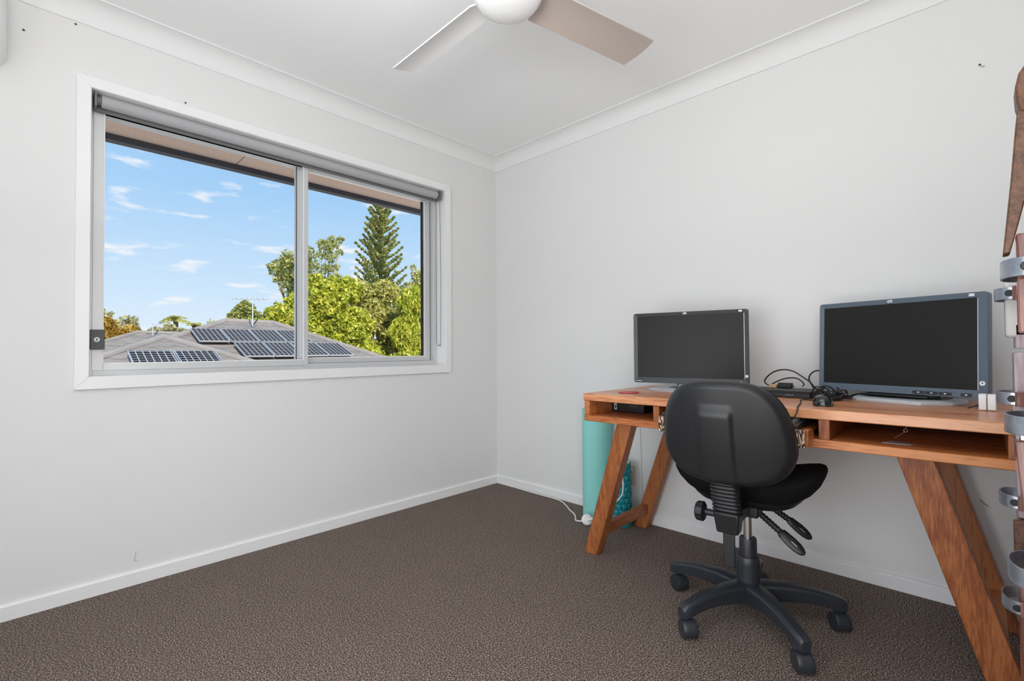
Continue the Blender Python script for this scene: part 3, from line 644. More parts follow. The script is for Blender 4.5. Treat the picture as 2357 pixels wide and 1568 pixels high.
# white plug-in adaptor at the right end
wp = tz('white_adaptor', 'white double plug-in adaptor standing at the right end of the desk top', 'adaptor', -0.375, -2.598, 0.7802, math.radians(-4))
b = MB(); b.prism([(-0.022, 0.004), (-0.022, 0.046), (-0.017, 0.052), (0.020, 0.052), (0.024, 0.046), (0.024, 0.004), (0.018, 0), (-0.016, 0)], 0.001, 0.019, XZ); b.build('adaptor_half', M['plastic_w'], wp, bevel=0.002)
b = MB(); b.prism([(-0.022, 0.004), (-0.022, 0.046), (-0.017, 0.052), (0.020, 0.052), (0.024, 0.046), (0.024, 0.004), (0.018, 0), (-0.016, 0)], -0.020, -0.001, XZ); b.build('adaptor_half', M['plastic_w'], wp, bevel=0.002)
b = MB(); b.cyl((0.0, 0.019, 0.014), (0.0, 0.026, 0.014), 0.004, n=10); b.tube([(0, 0.024, 0.014), (0.0, 0.036, 0.009), (0.004, 0.046, 0.003)], 0.002, 6); b.build('plug_lead', M['cable_b'], wp)

# contents of the left compartment
rt = tz('router', 'black box with a white-rimmed socket inside the left desk compartment', 'router', -0.40, -1.395, 0.6832)
MB().box(-0.095, 0.10, -0.085, 0.085, 0, 0.052).build('router_body', M['gloss'] if False else M['black'], rt, bevel=0.004)
b = frame(-0.012, 0.0, 0.010, 0.040, 0.0025, 0.0025, 0.006, 0.006, 0.0, 0.002); b.v = [(-0.0955-y, x+0.068, z) for x, y, z in b.v]; b.build('socket_rim', M['badge'], rt)
for i in range(3): MB().box(-0.0962, -0.094, -0.02-i*0.014, -0.017-i*0.014, 0.030, 0.033).build('status_light', M['silver'], rt)
# contents of the right compartment: a small key and a slip of paper
kx = tz('small_key', 'small brass key hanging in the dark right desk compartment', 'key', -0.60, -2.405, 0.7120)
b = MB(); b.tube([(0, 0.014, -0.012), (0, -0.012, 0.011)], 0.0010, 6, 1); b.build('key_shaft', M['chrome'], kx)
b = MB(); b.tube([(0, -0.012+0.005*math.cos(a), 0.014+0.005*math.sin(a)) for a in [i*math.pi/5 for i in range(11)]], 0.0008, 5, 1); b.build('key_bow', M['chrome'], kx)
b = MB(); b.tube([(0, -0.012, 0.018), (0.0, -0.018, 0.0355)], 0.0006, 5, 1); b.build('key_string', M['chrome'], kx)
b = MB(); b.hexa([(-0.61, -2.36, 0.6833), (-0.56, -2.375, 0.6833), (-0.57, -2.44, 0.6833), (-0.605, -2.43, 0.6833)], [(-0.61, -2.36, 0.6842), (-0.56, -2.375, 0.6842), (-0.57, -2.44, 0.6842), (-0.605, -2.43, 0.6842)])
tag(b.build('paper_slip', M['silver']), 'pale crumpled slip lying on the floor of the right desk compartment', 'paper')

# ------------------------------------------------------------------ monitors (local +x faces the viewer, +y is the viewer's right)
def text(body, size, mt, parent, Mx, ext=0.0003):
    c = bpy.data.curves.new('t', 'FONT'); c.body = body; c.size = size; c.extrude = ext; c.align_x = 'CENTER'; c.align_y = 'CENTER'
    t = bpy.data.objects.new('t', c); COL.objects.link(t)
    dg = bpy.context.evaluated_depsgraph_get(); dg.update()
    me = bpy.data.meshes.new_from_object(t.evaluated_get(dg)); bpy.data.objects.remove(t); bpy.data.curves.remove(c)
    me.transform(Mx); me.materials.clear(); me.materials.append(mt); o = bpy.data.objects.new('lettering', me); COL.objects.link(o); o.parent = parent
    return o
TXT = Matrix(((0, 0, 1, 0), (1, 0, 0, 0), (0, 1, 0, 0), (0, 0, 0, 1)))   # text xy -> local yz facing +x
def monitor(name, label, loc, rz, w_, z0, z1, bl, br, bt, bb, mb, depth, tilt, second):
    mo = thing(name, label, 'monitor', loc, rz)
    H_ = z1-z0; T = Matrix.Translation((0, 0, z0)) @ Matrix.Rotation(tilt, 4, 'Y')
    # bezel ring with rounded outer corners
    out = rrect(w_, H_, 0.010, 5, 0, H_/2); n_ = len(out)
    iw0, iw1, iz0, iz1 = -w_/2+bl, w_/2-br, bb, H_-bt
    inn = []
    for y, z in out: inn.append((min(max(y, iw0), iw1), min(max(z, iz0), iz1)))
    b = MB()
    # ring front (slightly chamfered towards the screen), sides and back
    vs = [(-0.002, y, z) for y, z in out]+[(0.0, y*(1-0.004), H_/2+(z-H_/2)*(1-0.004)) for y, z in out]+[(-0.004, y, z) for y, z in inn]+[(-depth*0.45, y, z) for y, z in out]+[(-depth, y*0.86, H_/2+(z-H_/2)*0.80) for y, z in out]
    fs = []
    for i in range(n_):
        k_ = (i+1) % n_
        fs += [(i, k_, n_+k_, n_+i), (n_+i, n_+k_, 2*n_+k_, 2*n_+i), (3*n_+i, 3*n_+k_, k_, i), (4*n_+i, 4*n_+k_, 3*n_+k_, 3*n_+i)]
    fs.append(tuple(4*n_+i for i in range(n_)))
    b.add(vs, fs, T); bz = b.build('casing', mb, mo, smooth=True, angle=25)
    b = MB(); b.box(-0.006, -0.0042, iw0-0.001, iw1+0.001, iz0-0.001, iz1+0.001, T); b.build('screen', M['screen'], mo)
    if second:
        b = frame(iw0, iw1, iz0, iz1, 0.004, 0.0, 0.0, 0.0, 0, 0.001); b = MB(); b.box(-0.0045, -0.0035, iw0, iw0+0.0045, iz0, iz1, T); b.build('screen_shadow_gap', M['rubber'], bz)
    b = MB(); b.box(-0.0042, -0.0030, iw1, iw1+0.002, iz0, iz1-0.002, T); b.build('edge_strip', M['silver'], bz)
    # badge with the maker's two letters, stickers, buttons
    B = T
    cy = -0.012 if not second else -0.010
    b = MB(); b.prism(rrect(0.016, 0.0095, 0.003, 3, cy, H_-bt*0.50), -0.0003, 0.0006, T @ YZ); b.build('logo_badge', M['badge'], bz)
    text('hp', 0.011, mb, bz, T @ Matrix.Translation((0.0008, cy, H_-bt*0.48)) @ TXT)
    b = MB(); b.box(-0.0003, 0.0006, w_/2-br-0.020, w_/2-br-0.006, H_-bt*0.75, H_-bt*0.25, T); b.build('corner_sticker', M['badge'], bz)
    if not second:
        b = MB(); b.prism(rrect(0.0115, 0.012, 0.003, 3, w_/2-br/2, 0.040), -0.0003, 0.0008, T @ YZ); b.build('sticker', M['badge'], bz)
        b = MB(); [b.box(-0.0003, 0.0006, -w_/2+0.012+i*0.007, -w_/2+0.017+i*0.007, 0.0075, 0.0105, T) for i in range(4)]; b.build('model_lettering', M['badge'], bz)
        for i in range(3): b = MB(); b.box(-0.0003, 0.0006, w_/2-0.105+i*0.014, w_/2-0.097+i*0.014, 0.004, 0.0065, T); b.build('button', M['silver'], bz)
        b = MB(); b.cyl((0, w_/2-0.032, 0.013), (0.0012, w_/2-0.032, 0.013), 0.0035, n=14).v; bb_ = MB(); bb_.add([T @ Vector(v) for v in b.v], b.f); bb_.build('power_button', M['badge'], bz)
    else:
        b = MB(); b.cyl((0, w_/2-0.014, 0.050), (0.0012, w_/2-0.014, 0.050), 0.0075, n=24); q = MB(); q.add([T @ Vector(v) for v in b.v], b.f); st = q.build('round_sticker', M['badge'], bz)
        b = MB(); b.cyl((0.0012, w_/2-0.014, 0.051), (0.0018, w_/2-0.014, 0.051), 0.0022, n=12); q = MB(); q.add([T @ Vector(v) for v in b.v], b.f); q.build('sticker_dot', M['bez1'], st)
        for y0, y1 in ((0.060, 0.094), (0.097, 0.131), (0.134, 0.168), (0.192, 0.220)):
            b = MB(); b.prism(rrect(y1-y0, 0.011, 0.002, 3, (y0+y1)/2, 0.0095), -0.0004, 0.0008, T @ YZ); bt_ = b.build('button', M['bez1'], bz)
            b = MB(); b.box(0.0007, 0.0012, (y0+y1)/2-0.003, (y0+y1)/2+0.003, 0.0080, 0.0115, T); b.build('button_mark', M['badge'], bt_)
        b = MB(); b.box(-0.0003, 0.0006, -w_/2+0.012, -w_/2+0.030, 0.006, 0.010, T); b.build('maker_strip', M['badge'], bz)
    return mo, bz
m1, bz1 = monitor('computer_monitor', 'smaller black computer monitor on the left half of the desk', (-0.3235, -1.6140, DZ), math.atan2(-0.214, -0.979), 0.510, 0.038, 0.374, 0.0185, 0.0185, 0.0155, 0.0260, M['bez1'], 0.055, math.radians(0), False)
b = MB(); b.lathe([(0.0001, 0.016), (0.085, 0.0145), (0.098, 0.0115), (0.105, 0.006), (0.104, 0.0)], 48, Matrix.Translation((-0.055, -0.005, 0.0003)) @ Matrix.Diagonal((1.05, 1.85, 1, 1))); bs = b.build('stand_base', M['silver'], m1, smooth=True, angle=50)
b = MB(); b.lathe([(0.0001, 0.0185), (0.050, 0.0175), (0.058, 0.0150)], 40, Matrix.Translation((-0.060, -0.005, 0.0003)) @ Matrix.Diagonal((1.0, 1.7, 1, 1))); b.build('base_inset', M['black'], bs, smooth=True, angle=50)
b = MB(); b.hexa([(-0.095, -0.060, 0.014), (-0.045, -0.060, 0.014), (-0.045, 0.060, 0.014), (-0.095, 0.060, 0.014)], [(-0.075, -0.050, 0.14), (-0.045, -0.050, 0.14), (-0.045, 0.050, 0.14), (-0.075, 0.050, 0.14)]); b.build('stand_neck', M['black'], m1, bevel=0.004)
b = MB(); b.hexa([(-0.045, -0.055, 0.017), (-0.036, -0.055, 0.017), (-0.036, -0.018, 0.017), (-0.045, -0.018, 0.017)], [(-0.045, -0.050, 0.034), (-0.040, -0.050, 0.034), (-0.040, -0.022, 0.034), (-0.045, -0.022, 0.034)]); b.build('cable_clip', M['silver'], m1)

m2, bz2 = monitor('computer_monitor', 'larger blue-grey widescreen monitor on the right half of the desk', (-0.2575, -2.3525, DZ), math.atan2(0.299, -0.954), 0.520, 0.032, 0.380, 0.0170, 0.0270, 0.0180, 0.0270, M['bez2'], 0.070, math.radians(-3.0), True)
oct_ = [(-0.115, -0.175), (-0.035, -0.205), (0.040, -0.195), (0.112, -0.105), (0.126, 0.0), (0.114, 0.095), (0.045, 0.155), (-0.035, 0.165), (-0.115, 0.145)]
def scl(p, s_, o_=(-0.0, 0)): return [(o_[0]+(x-o_[0])*s_, y*s_) for x, y in p]
b = MB(); n_ = len(oct_); vs = []
for s_, z in ((1.0, 0.0003), (1.0, 0.009), (0.95, 0.0145), (0.78, 0.0170)): vs += [(x-0.055, y+0.012, z) for x, y in scl(oct_, s_)]
fs = [(j*n_+i, j*n_+(i+1) % n_, (j+1)*n_+(i+1) % n_, (j+1)*n_+i) for j in range(3) for i in range(n_)]+[tuple(range(n_)), tuple(3*n_+i for i in range(n_))]
b.add(vs, fs); bs2 = b.build('stand_base', M['silver'], m2, bevel=0.001)
b = MB(); b.prism([(x-0.062, y+0.010) for x, y in scl(oct_, 0.77)], 0.0165, 0.0190); b.build('base_inset', M['black'], bs2, bevel=0.001)
b = MB(); b.hexa([(-0.105, -0.050, 0.017), (0.012, -0.050, 0.017), (0.012, 0.120, 0.017), (-0.105, 0.120, 0.017)], [(-0.075, -0.085, 0.15), (-0.040, -0.085, 0.15), (-0.040, 0.085, 0.15), (-0.075, 0.085, 0.15)])
b = MB(); b.hexa([(-0.100, -0.060, 0.016), (-0.045, -0.060, 0.016), (-0.045, 0.095, 0.016), (-0.100, 0.095, 0.016)], [(-0.085, -0.075, 0.20), (-0.058, -0.075, 0.20), (-0.058, 0.075, 0.20), (-0.085, 0.075, 0.20)]); b.build('stand_neck', M['black'], m2, bevel=0.005)
b = MB(); b.prism([(-0.105, 0.017), (-0.010, 0.017), (0.006, 0.022), (-0.020, 0.046), (-0.100, 0.050)], -0.085, 0.105, XZ); b.build('hinge_cover', M['black'], m2, bevel=0.004)

# ------------------------------------------------------------------ office chair (local +x = the way it faces)
ch = thing('office_chair', 'black office chair with moulded back shell and five castors, facing the desk', 'office chair', (-0.625, -1.965, 0), math.radians(6.3))
BASE0 = math.radians(84-6.3)
# five-arm base
hub = MB(); hub.lathe([(0.030, 0.070), (0.046, 0.078), (0.050, 0.100), (0.048, 0.128), (0.040, 0.138), (0.028, 0.140)], 36)
hb = hub.build('base_hub', M['base'], ch, smooth=True, angle=50)
def arm(ang):
    st = [(0.025, 0.137, 0.072, 0.038), (0.06, 0.138, 0.073, 0.035), (0.11, 0.139, 0.080, 0.0290), (0.16, 0.136, 0.083, 0.0255), (0.21, 0.130, 0.081, 0.0235), (0.25, 0.121, 0.075, 0.0225), (0.275, 0.114, 0.068, 0.0225), (0.298, 0.108, 0.064, 0.0215), (0.310, 0.098, 0.064, 0.0160)]
    vs = []; fs = []
    for r_, zt, zb, hw in st:
        vs += [(r_, -hw*0.55, zt), (r_, hw*0.55, zt), (r_, hw*0.86, zt-0.005), (r_, hw, zt-0.012), (r_, hw*0.9, zb+0.002), (r_, hw*0.8, zb), (r_, -hw*0.8, zb), (r_, -hw*0.9, zb+0.002), (r_, -hw, zt-0.012), (r_, -hw*0.86, zt-0.005)]
    n_ = 10
    for i in range(len(st)-1):
        for k_ in range(n_): fs.append((i*n_+k_, i*n_+(k_+1) % n_, (i+1)*n_+(k_+1) % n_, (i+1)*n_+k_))
    fs += [tuple(range(n_)), tuple((len(st)-1)*n_+k_ for k_ in range(n_-1, -1, -1))]
    b = MB(); b.add(vs, fs, Matrix.Rotation(ang, 4, 'Z')); return b.build('base_arm', M['base'], ch, smooth=True, angle=28)
def castor(ang, sw):
    c = math.cos(ang)*0.285; s_ = math.sin(ang)*0.285
    o = bpy.data.objects.new('castor', None)
    T = Matrix.Translation((c, s_, 0)) @ Matrix.Rotation(sw, 4, 'Z')
    b = MB()
    # hood: arched cover over the twin wheels
    def hood(u, v):
        a = math.radians(-20+230*u); y = -0.0235+0.047*v
        rr_ = 0.0325 if 0.06 < v < 0.94 else 0.0305
        return (-0.010+rr_*math.cos(a), y, 0.0285+rr_*math.sin(a)*1.0)
    b.grid(hood, 22, 8, False, T)
    inner = MB()
    b.add([tuple(T @ Vector((-0.010, -0.0235, 0.0285)))], [])
    b.cyl(T @ Vector((-0.010, -0.0235, 0.0285)), T @ Vector((-0.010, -0.0220, 0.0285)), 0.0300, n=24)
    b.cyl(T @ Vector((-0.010, 0.0235, 0.0285)), T @ Vector((-0.010, 0.0220, 0.0285)), 0.0300, n=24)
    b.cyl((c, s_, 0.045), (c, s_, 0.078), 0.0105, n=16)
    b.v = [v for v in b.v]
    h = b.build('castor', M['base'], ch, smooth=True, angle=50)
    for y0, y1 in ((-0.0215, -0.003), (0.003, 0.0215)):
        w_ = MB(); w_.cyl(T @ Vector((-0.010, y0, 0.0275)), T @ Vector((-0.010, y1, 0.0275)), 0.0275, n=28); w_.build('castor_wheel', M['rubber'], h, smooth=True, bevel=0.002)
    return h
for i, sw in enumerate((52, 40, 30, 34, 60)):
    a = BASE0+i*math.radians(72)
    arm(a); castor(a, math.radians(sw))
# column
b = MB(); b.lathe([(0.0385, 0.128), (0.0395, 0.20), (0.0385, 0.222), (0.036, 0.2265), (0.030, 0.2265)], 36); b.build('lower_column_cover', M['base'], ch, smooth=True, angle=40)
b = MB(); b.lathe([(0.0300, 0.22), (0.0292, 0.286), (0.0275, 0.2905), (0.015, 0.2905)], 36); b.build('upper_column_cover', M['base'], ch, smooth=True, angle=40)
b = MB(); b.lathe([(0.0145, 0.285), (0.0145, 0.44)], 28); b.build('gas_lift', M['chrome'], ch, smooth=True, angle=40)
# mechanism plate, back bracket and bar
b = MB(); b.prism([(-0.105, 0.395), (-0.10, 0.445), (0.13, 0.455), (0.13, 0.43), (0.05, 0.40)], -0.055, 0.055, XZ); b.build('seat_mechanism', M['black'], ch, bevel=0.006)
b = MB(); b.prism([(-0.235, 0.415), (-0.235, 0.455), (-0.09, 0.440), (-0.09, 0.405)], -0.030, 0.030, XZ); b.build('back_link', M['black'], ch, bevel=0.004)
b = MB(); b.hexa([(-0.272, -0.030, 0.383), (-0.222, -0.030, 0.383), (-0.222, 0.036, 0.383), (-0.272, 0.036, 0.383)], [(-0.285, -0.036, 0.452), (-0.215, -0.036, 0.452), (-0.215, 0.044, 0.452), (-0.285, 0.044, 0.452)]); b.build('back_bracket', M['black'], ch, bevel=0.006)
b = MB(); b.box(-0.258, -0.248, -0.016, 0.020, 0.272, 0.40); b.build('back_bar', M['black'], ch, bevel=0.003)
# corrugated bellows sleeve
prof = []
def bell(u, v):
    a = 2*math.pi*u; t = v; k_ = 0.5+0.5*math.cos(2*math.pi*9*t)
    w_ = 0.040+0.0045*k_; d_ = 0.026+0.0045*k_
    cx_ = -0.250-0.045*t; cz_ = 0.446+0.118*t; cy_ = 0.005
    c, s_ = math.cos(a), math.sin(a)
    return (cx_+d_*math.copysign(abs(c)**0.6, c), cy_+w_*math.copysign(abs(s_)**0.6, s_), cz_)
b = MB(); b.grid(bell, 40, 82, True); b.build('bellows', M['black'], ch, smooth=True, angle=75)
# back-height knob on the left
b = MB()
def knob(u, v):
    a = 2*math.pi*u; tt = (0, 0.08, 0.2, 0.8, 0.92, 1.0)[min(int(v*5+0.5), 5)]
    rr_ = (0.0, 0.026, 0.0315, 0.0300, 0.024, 0.0)[min(int(v*5+0.5), 5)]*(1+0.035*math.cos(10*a))
    return (-0.252+rr_*math.cos(a), 0.074+0.034*tt, 0.436+rr_*math.sin(a))
b.grid(knob, 60, 6, True); kn = b.build('adjusting_knob', M['black'], ch, smooth=True, angle=40)
b = MB(); b.cyl((-0.252, 0.038, 0.436), (-0.252, 0.076, 0.436), 0.011, n=16); b.build('knob_stem', M['black'], kn, smooth=True)
# two levers with ribbed necks and paddle ends
def lever(p0, p1, p2, wid):
    p0, p1, p2 = Vector(p0), Vector(p1), Vector(p2); b = MB()
    d = (p1-p0); L_ = d.length; MM = d.to_track_quat('Z', 'Y').to_matrix().to_4x4(); MM.translation = p0
    pf = []
    for i in range(37): pf.append((0.0092+0.0024*(0.5+0.5*math.cos(i/36*2*math.pi*9)), L_*i/36))
    b.lathe(pf, 16, MM); o = b.build('lever', M['black'], ch, smooth=True, angle=70)
    d2 = (p2-p1).normalized(); side = d2.cross(Vector((-0.75, -0.25, 0.55)).normalized()).normalized(); up = side.cross(d2)
    Lp = (p2-p1).length; vs = []; st = ((0, .5), (.05, .85), (.2, .95), (.45, 1.05), (.7, 1.0), (.86, .8), (.96, .5), (1.0, .15)); fs = []
    for t, ww in st:
        c = p1+d2*Lp*t; hw = wid*ww; th = 0.0065*(0.6+0.4*ww)
        for a in range(12):
            an = 2*math.pi*a/12; vs.append(tuple(c+side*hw*math.cos(an)+up*th*math.sin(an)))
    for i in range(len(st)-1):
        for k_ in range(12): fs.append((i*12+k_, i*12+(k_+1) % 12, (i+1)*12+(k_+1) % 12, (i+1)*12+k_))
    fs += [tuple(range(12)), tuple((len(st)-1)*12+k_ for k_ in range(12))]
    b = MB(); b.add(vs, fs); pd = b.build('lever_paddle', M['black'], o, smooth=True, angle=60)
    c = p1+d2*Lp*0.55+up*0.0066
    b = MB(); b.tube([c-d2*0.010, c+d2*0.012], 0.0010, 6, 1); b.build('paddle_mark', M['silver'], pd)
lever((-0.040, -0.030, 0.412), (-0.047, -0.112, 0.350), (-0.056, -0.185, 0.292), 0.0185)
lever((0.045, -0.045, 0.418), (0.066, -0.122, 0.362), (0.082, -0.190, 0.303), 0.0170)
# seat cushion with waterfall front edge, and under-pan
def superel(a, p): c, s_ = math.cos(a), math.sin(a); return math.copysign(abs(c)**p, c), math.copysign(abs(s_)**p, s_)
SK = [(0.02, .452), (.62, .450), (.74, .456), (.86, .474), (.95, .497), (.99, .516), (1.0, .528), (.985, .539), (.93, .547), (.82, .551), (.55, .550), (.02, .548)]
PK = [(0.02, .417), (.42, .418), (.56, .423), (.66, .434), (.73, .448), (.755, .458)]
def seat_rings(K, n=72):
    vs = []; fs = []
    for k_, z in K:
        for i in range(n):
            a = 2*math.pi*i/n; cx_, cy_ = superel(a, 0.62)
            x = 0.035+0.222*cx_*k_; y = 0.243*cy_*k_; t = abs(y)/0.243
            zz = z+0.026*max(0, t-0.45)**1.5*2.2-0.012*(1-t)*(1 if z > .53 else 0)
            f = max(0, (x-0.12)/0.13); zz -= 0.034*f*f
            vs.append((x, y, zz))
    for j in range(len(K)-1):
        for i in range(n): k2 = (i+1) % n; fs.append((j*n+i, j*n+k2, (j+1)*n+k2, (j+1)*n+i))
    fs += [tuple(range(n)), tuple((len(K)-1)*n+i for i in range(n))]
    b = MB(); b.add(vs, fs); return b
seat_rings(SK).build('seat_cushion', M['blackfab'], ch, smooth=True, angle=60)
seat_rings(PK).build('seat_pan', M['black'], ch, smooth=True, angle=50)
# moulded back: shell (rear) and cushion (front)
BZ0, BZ1, BW = 0.548, 0.880, 0.200
def outline(a):
    c, s_ = superel(a, 0.60); z = (s_+1)/2
    w_ = BW*(1.0-0.20*max(0, (z-0.35)/0.65)**1.5-0.10*max(0, (0.35-z)/0.35)**1.5)
    return c*w_, BZ0+(BZ1-BZ0)*z
def bx(y, z):      # rear surface of the shell
    zc = (z-0.715)/0.17
    x = -0.328+0.030*(y/BW)**2*1.6+0.008*zc*zc-0.22*(z-0.55)
    def sst(t): t = max(0, min(1, t)); return t*t*(3-2*t)
    yy = y-0.012
    rid = sst((0.060-abs(yy))/0.020)*sst((0.812-z)/0.045)
    return x-0.011*rid
cyc, czc = 0.0, (BZ0+BZ1)/2
NR, NA = 48, 120
vs = []; fs = []
for j in range(NR):
    k_ = j/(NR-1)
    for i in range(NA):
        a = 2*math.pi*i/NA; oy, oz = outline(a)
        y = oy*k_; z = czc+(oz-czc)*k_
        x = bx(y, z)+0.022*max(0, (k_-0.86)/0.14)**2.4
        vs.append((x, y, z))
for dx, sc_ in ((0.030, 1.004), (0.036, 0.995)):
    for i in range(NA):
        a = 2*math.pi*i/NA; oy, oz = outline(a); vs.append((bx(oy, oz)+dx, oy*sc_, czc+(oz-czc)*sc_))
for j in range(NR+1):
    for i in range(NA):
        k2 = (i+1) % NA; fs.append((j*NA+i, j*NA+k2, (j+1)*NA+k2, (j+1)*NA+i))
b = MB(); b.add(vs, fs); b.build('backrest_shell', M['blackshell'], ch, smooth=True, angle=80)
vs = []; fs = []
for k_, dx in ((0.985, 0.034), (1.0, 0.046), (0.99, 0.060), (0.94, 0.072), (0.8, 0.080), (0.5, 0.084), (0.02, 0.085)):
    for i in range(NA):
        a = 2*math.pi*i/NA; oy, oz = outline(a); y = oy*k_; z = czc+(oz-czc)*k_
        vs.append((-0.328+0.030*(y/BW)**2*1.6+dx-0.22*(z-0.55), y, z))
for j in range(6):
    for i in range(NA):
        k2 = (i+1) % NA; fs.append((j*NA+i, j*NA+k2, (j+1)*NA+k2, (j+1)*NA+i))
fs.append(tuple(6*NA+i for i in range(NA)))
b = MB(); b.add(vs, fs); b.build('backrest_cushion', M['blackfab'], ch, smooth=True, angle=80)

# ------------------------------------------------------------------ yoga mat, foam roller, power cord, outlet
ym = thing('yoga_mat', 'rolled mint-green exercise mat standing on end against the wall left of the desk', 'exercise mat', (-0.112, -0.958, 0.002))
pts = []
turn = 7; rmax, th = 0.088, 0.0085
for i in range(turn*36+1):
    a = 2*math.pi*i/36; pts.append((rmax-th*(turn-i/36)*1.05+0.0, a))
vs = []
sp_ = [(r_*math.cos(a), r_*math.sin(a)) for r_, a in pts]; sp_i = [((r_-th*0.94)*math.cos(a), (r_-th*0.94)*math.sin(a)) for r_, a in pts]
n_ = len(sp_); b = MB()
vs = [(x, y, 0) for x, y in sp_]+[(x, y, 0.63) for x, y in sp_]+[(x, y, 0) for x, y in sp_i]+[(x, y, 0.63) for x, y in sp_i]
fs = []
for i in range(n_-1): fs += [(i, i+1, n_+i+1, n_+i), (2*n_+i+1, 2*n_+i, 3*n_+i, 3*n_+i+1), (n_+i, n_+i+1, 3*n_+i+1, 3*n_+i), (i+1, i, 2*n_+i, 2*n_+i+1)]
fs += [(0, n_, 3*n_, 2*n_), (n_-1, 2*n_-1, 4*n_-1, 3*n_-1)]
b.add(vs, fs); b.build('rolled_sheet', M['mat'], ym, smooth=True, angle=50)
b = MB(); b.lathe([(0.030, 0.0), (0.030, 0.628)], 24); b.build('inner_core', M['mat'], ym, smooth=True, angle=40)

fr_ = thing('foam_roller', 'teal foam roller with raised blocks standing beside the mint-green mat', 'foam roller', (-0.128, -1.120, 0.002))
RR, HR, nb, nz_ = 0.060, 0.345, 12, 11
vs = []; fs = []
NAr, NZr = nb*8, nz_*8
for j in range(NZr+1):
    for i in range(NAr):
        z = HR*j/NZr; row = min(int(j/8), nz_-1); ang = i/NAr*nb+(0.5 if row % 2 else 0)
        fu = abs((ang % 1)-0.5)*2; fv = abs(((j/8) % 1)-0.5)*2
        h_ = max(0, min(1, (0.82-fu)/0.14))*max(0, min(1, (0.84-fv)/0.14))
        if j < 4 or j > NZr-4: h_ = 0.6
        rr_ = RR+0.0075*h_*(1-0.25*fu*fu); a = 2*math.pi*i/NAr; vs.append((rr_*math.cos(a), rr_*math.sin(a), z))
for j in range(NZr):
    for i in range(NAr): k2 = (i+1) % NAr; fs.append((j*NAr+i, j*NAr+k2, (j+1)*NAr+k2, (j+1)*NAr+i))
b = MB(); b.add(vs, fs); b.build('blocked_foam', M['roller'], fr_, smooth=True, angle=50)
b = MB(); b.lathe([(0.040, HR-0.03), (0.040, HR+0.001), (0.058, HR+0.003), (0.0605, HR)], 36, cap=False); b.lathe([(0.0605, 0.0), (0.050, 0.0), (0.0001, 0.003)], 36, cap=False); b.build('end_rim', M['mat'], fr_, smooth=True, angle=50)

cable('extension_cord', 'white cord running along the east skirting board to the plug by the desk leg', [(-0.022, -0.030, 0.005), (-0.024, -0.226, 0.005), (-0.030, -0.367, 0.005), (-0.034, -0.556, 0.006), (-0.046, -0.635, 0.006), (-0.100, -0.723, 0.006), (-0.148, -0.785, 0.006), (-0.180, -0.840, 0.006), (-0.225, -0.885, 0.006), (-0.262, -0.915, 0.006), (-0.265, -0.956, 0.012), (-0.262, -0.968, 0.030)], 0.0042, 'cable_w')
pl_ = thing('power_plug', 'round white plug and coiled flex on the carpet beside the front left desk leg', 'plug', (-0.270, -0.998, 0.001))
Tm = Vector((-0.74, -0.62, 0.35)).to_track_quat('Z', 'Y').to_matrix().to_4x4(); Tm.translation = (0, 0, 0.030)
b = MB(); b.lathe([(0.0001, -0.010), (0.025, -0.010), (0.0300, -0.005), (0.0300, 0.004), (0.025, 0.009), (0.0001, 0.010)], 32, Tm); b.build('plug_body', M['plastic_w'], pl_, smooth=True, angle=45)
b = MB(); b.lathe([(0.019, 0.0085), (0.019, 0.0115), (0.0001, 0.0118)], 28, Tm, cap=False); b.build('plug_face', M['cable_w'], pl_, smooth=True, angle=45)
b = MB(); b.tube([(-0.010, -0.012, 0.034), (0.002, -0.030, 0.040), (0.012, -0.052, 0.050), (0.022, -0.075, 0.064)], 0.0065, 10, 5); b.build('plug_neck', M['plastic_w'], pl_, smooth=True)
cable('lamp_flex', 'white flex hanging in front of the teal foam roller', [(-0.225, -1.196, 0.330), (-0.228, -1.203, 0.281), (-0.23, -1.206, 0.248), (-0.235, -1.204, 0.209), (-0.238, -1.184, 0.177), (-0.240, -1.158, 0.151), (-0.245, -1.12, 0.11), (-0.225, -1.112, 0.062)], 0.0040, 'cable_w')
so = thing('power_outlet', 'warmly lit wall power outlet behind the teal foam roller', 'power outlet', (0, -1.113, 0.252))
MB().box(-0.012, -0.0005, -0.036, 0.036, -0.058, 0.058).build('outlet_plate', M['card'] if False else mat('outlet_lit_beige', (0.62, 0.52, 0.42), 0.4), so, bevel=0.002)  # beige carries the light falling on the outlet
for y in (-0.018, 0.018): MB().box(-0.0145, -0.012, y-0.006, y+0.006, 0.022, 0.040).build('rocker_switch', M['plastic_w'], so, bevel=0.001)
cable('wall_lead', 'thin grey lead hanging straight down the wall beneath the desk', [(-0.004, -1.183, 0.65), (-0.004, -1.184, 0.49), (-0.004, -1.190, 0.30), (-0.0155, -1.197, 0.062), (-0.0165, -1.197, 0.006)], 0.0016, 'silver')

# ------------------------------------------------------------------ wine rack against the south wall (its side edge is all the photo shows)
wr = thing('wine_rack', 'tall reddish timber wine rack with bent steel bottle hoops at the right edge', 'wine rack', (-1.14, -2.70, 0))
def W(b, name, mt, par=None, bev=0.002, **k):
    b.v = [(x+1.14, y+2.70, z) for x, y, z in b.v]; return b.build(name, mt, par or wr, bevel=bev, **k)
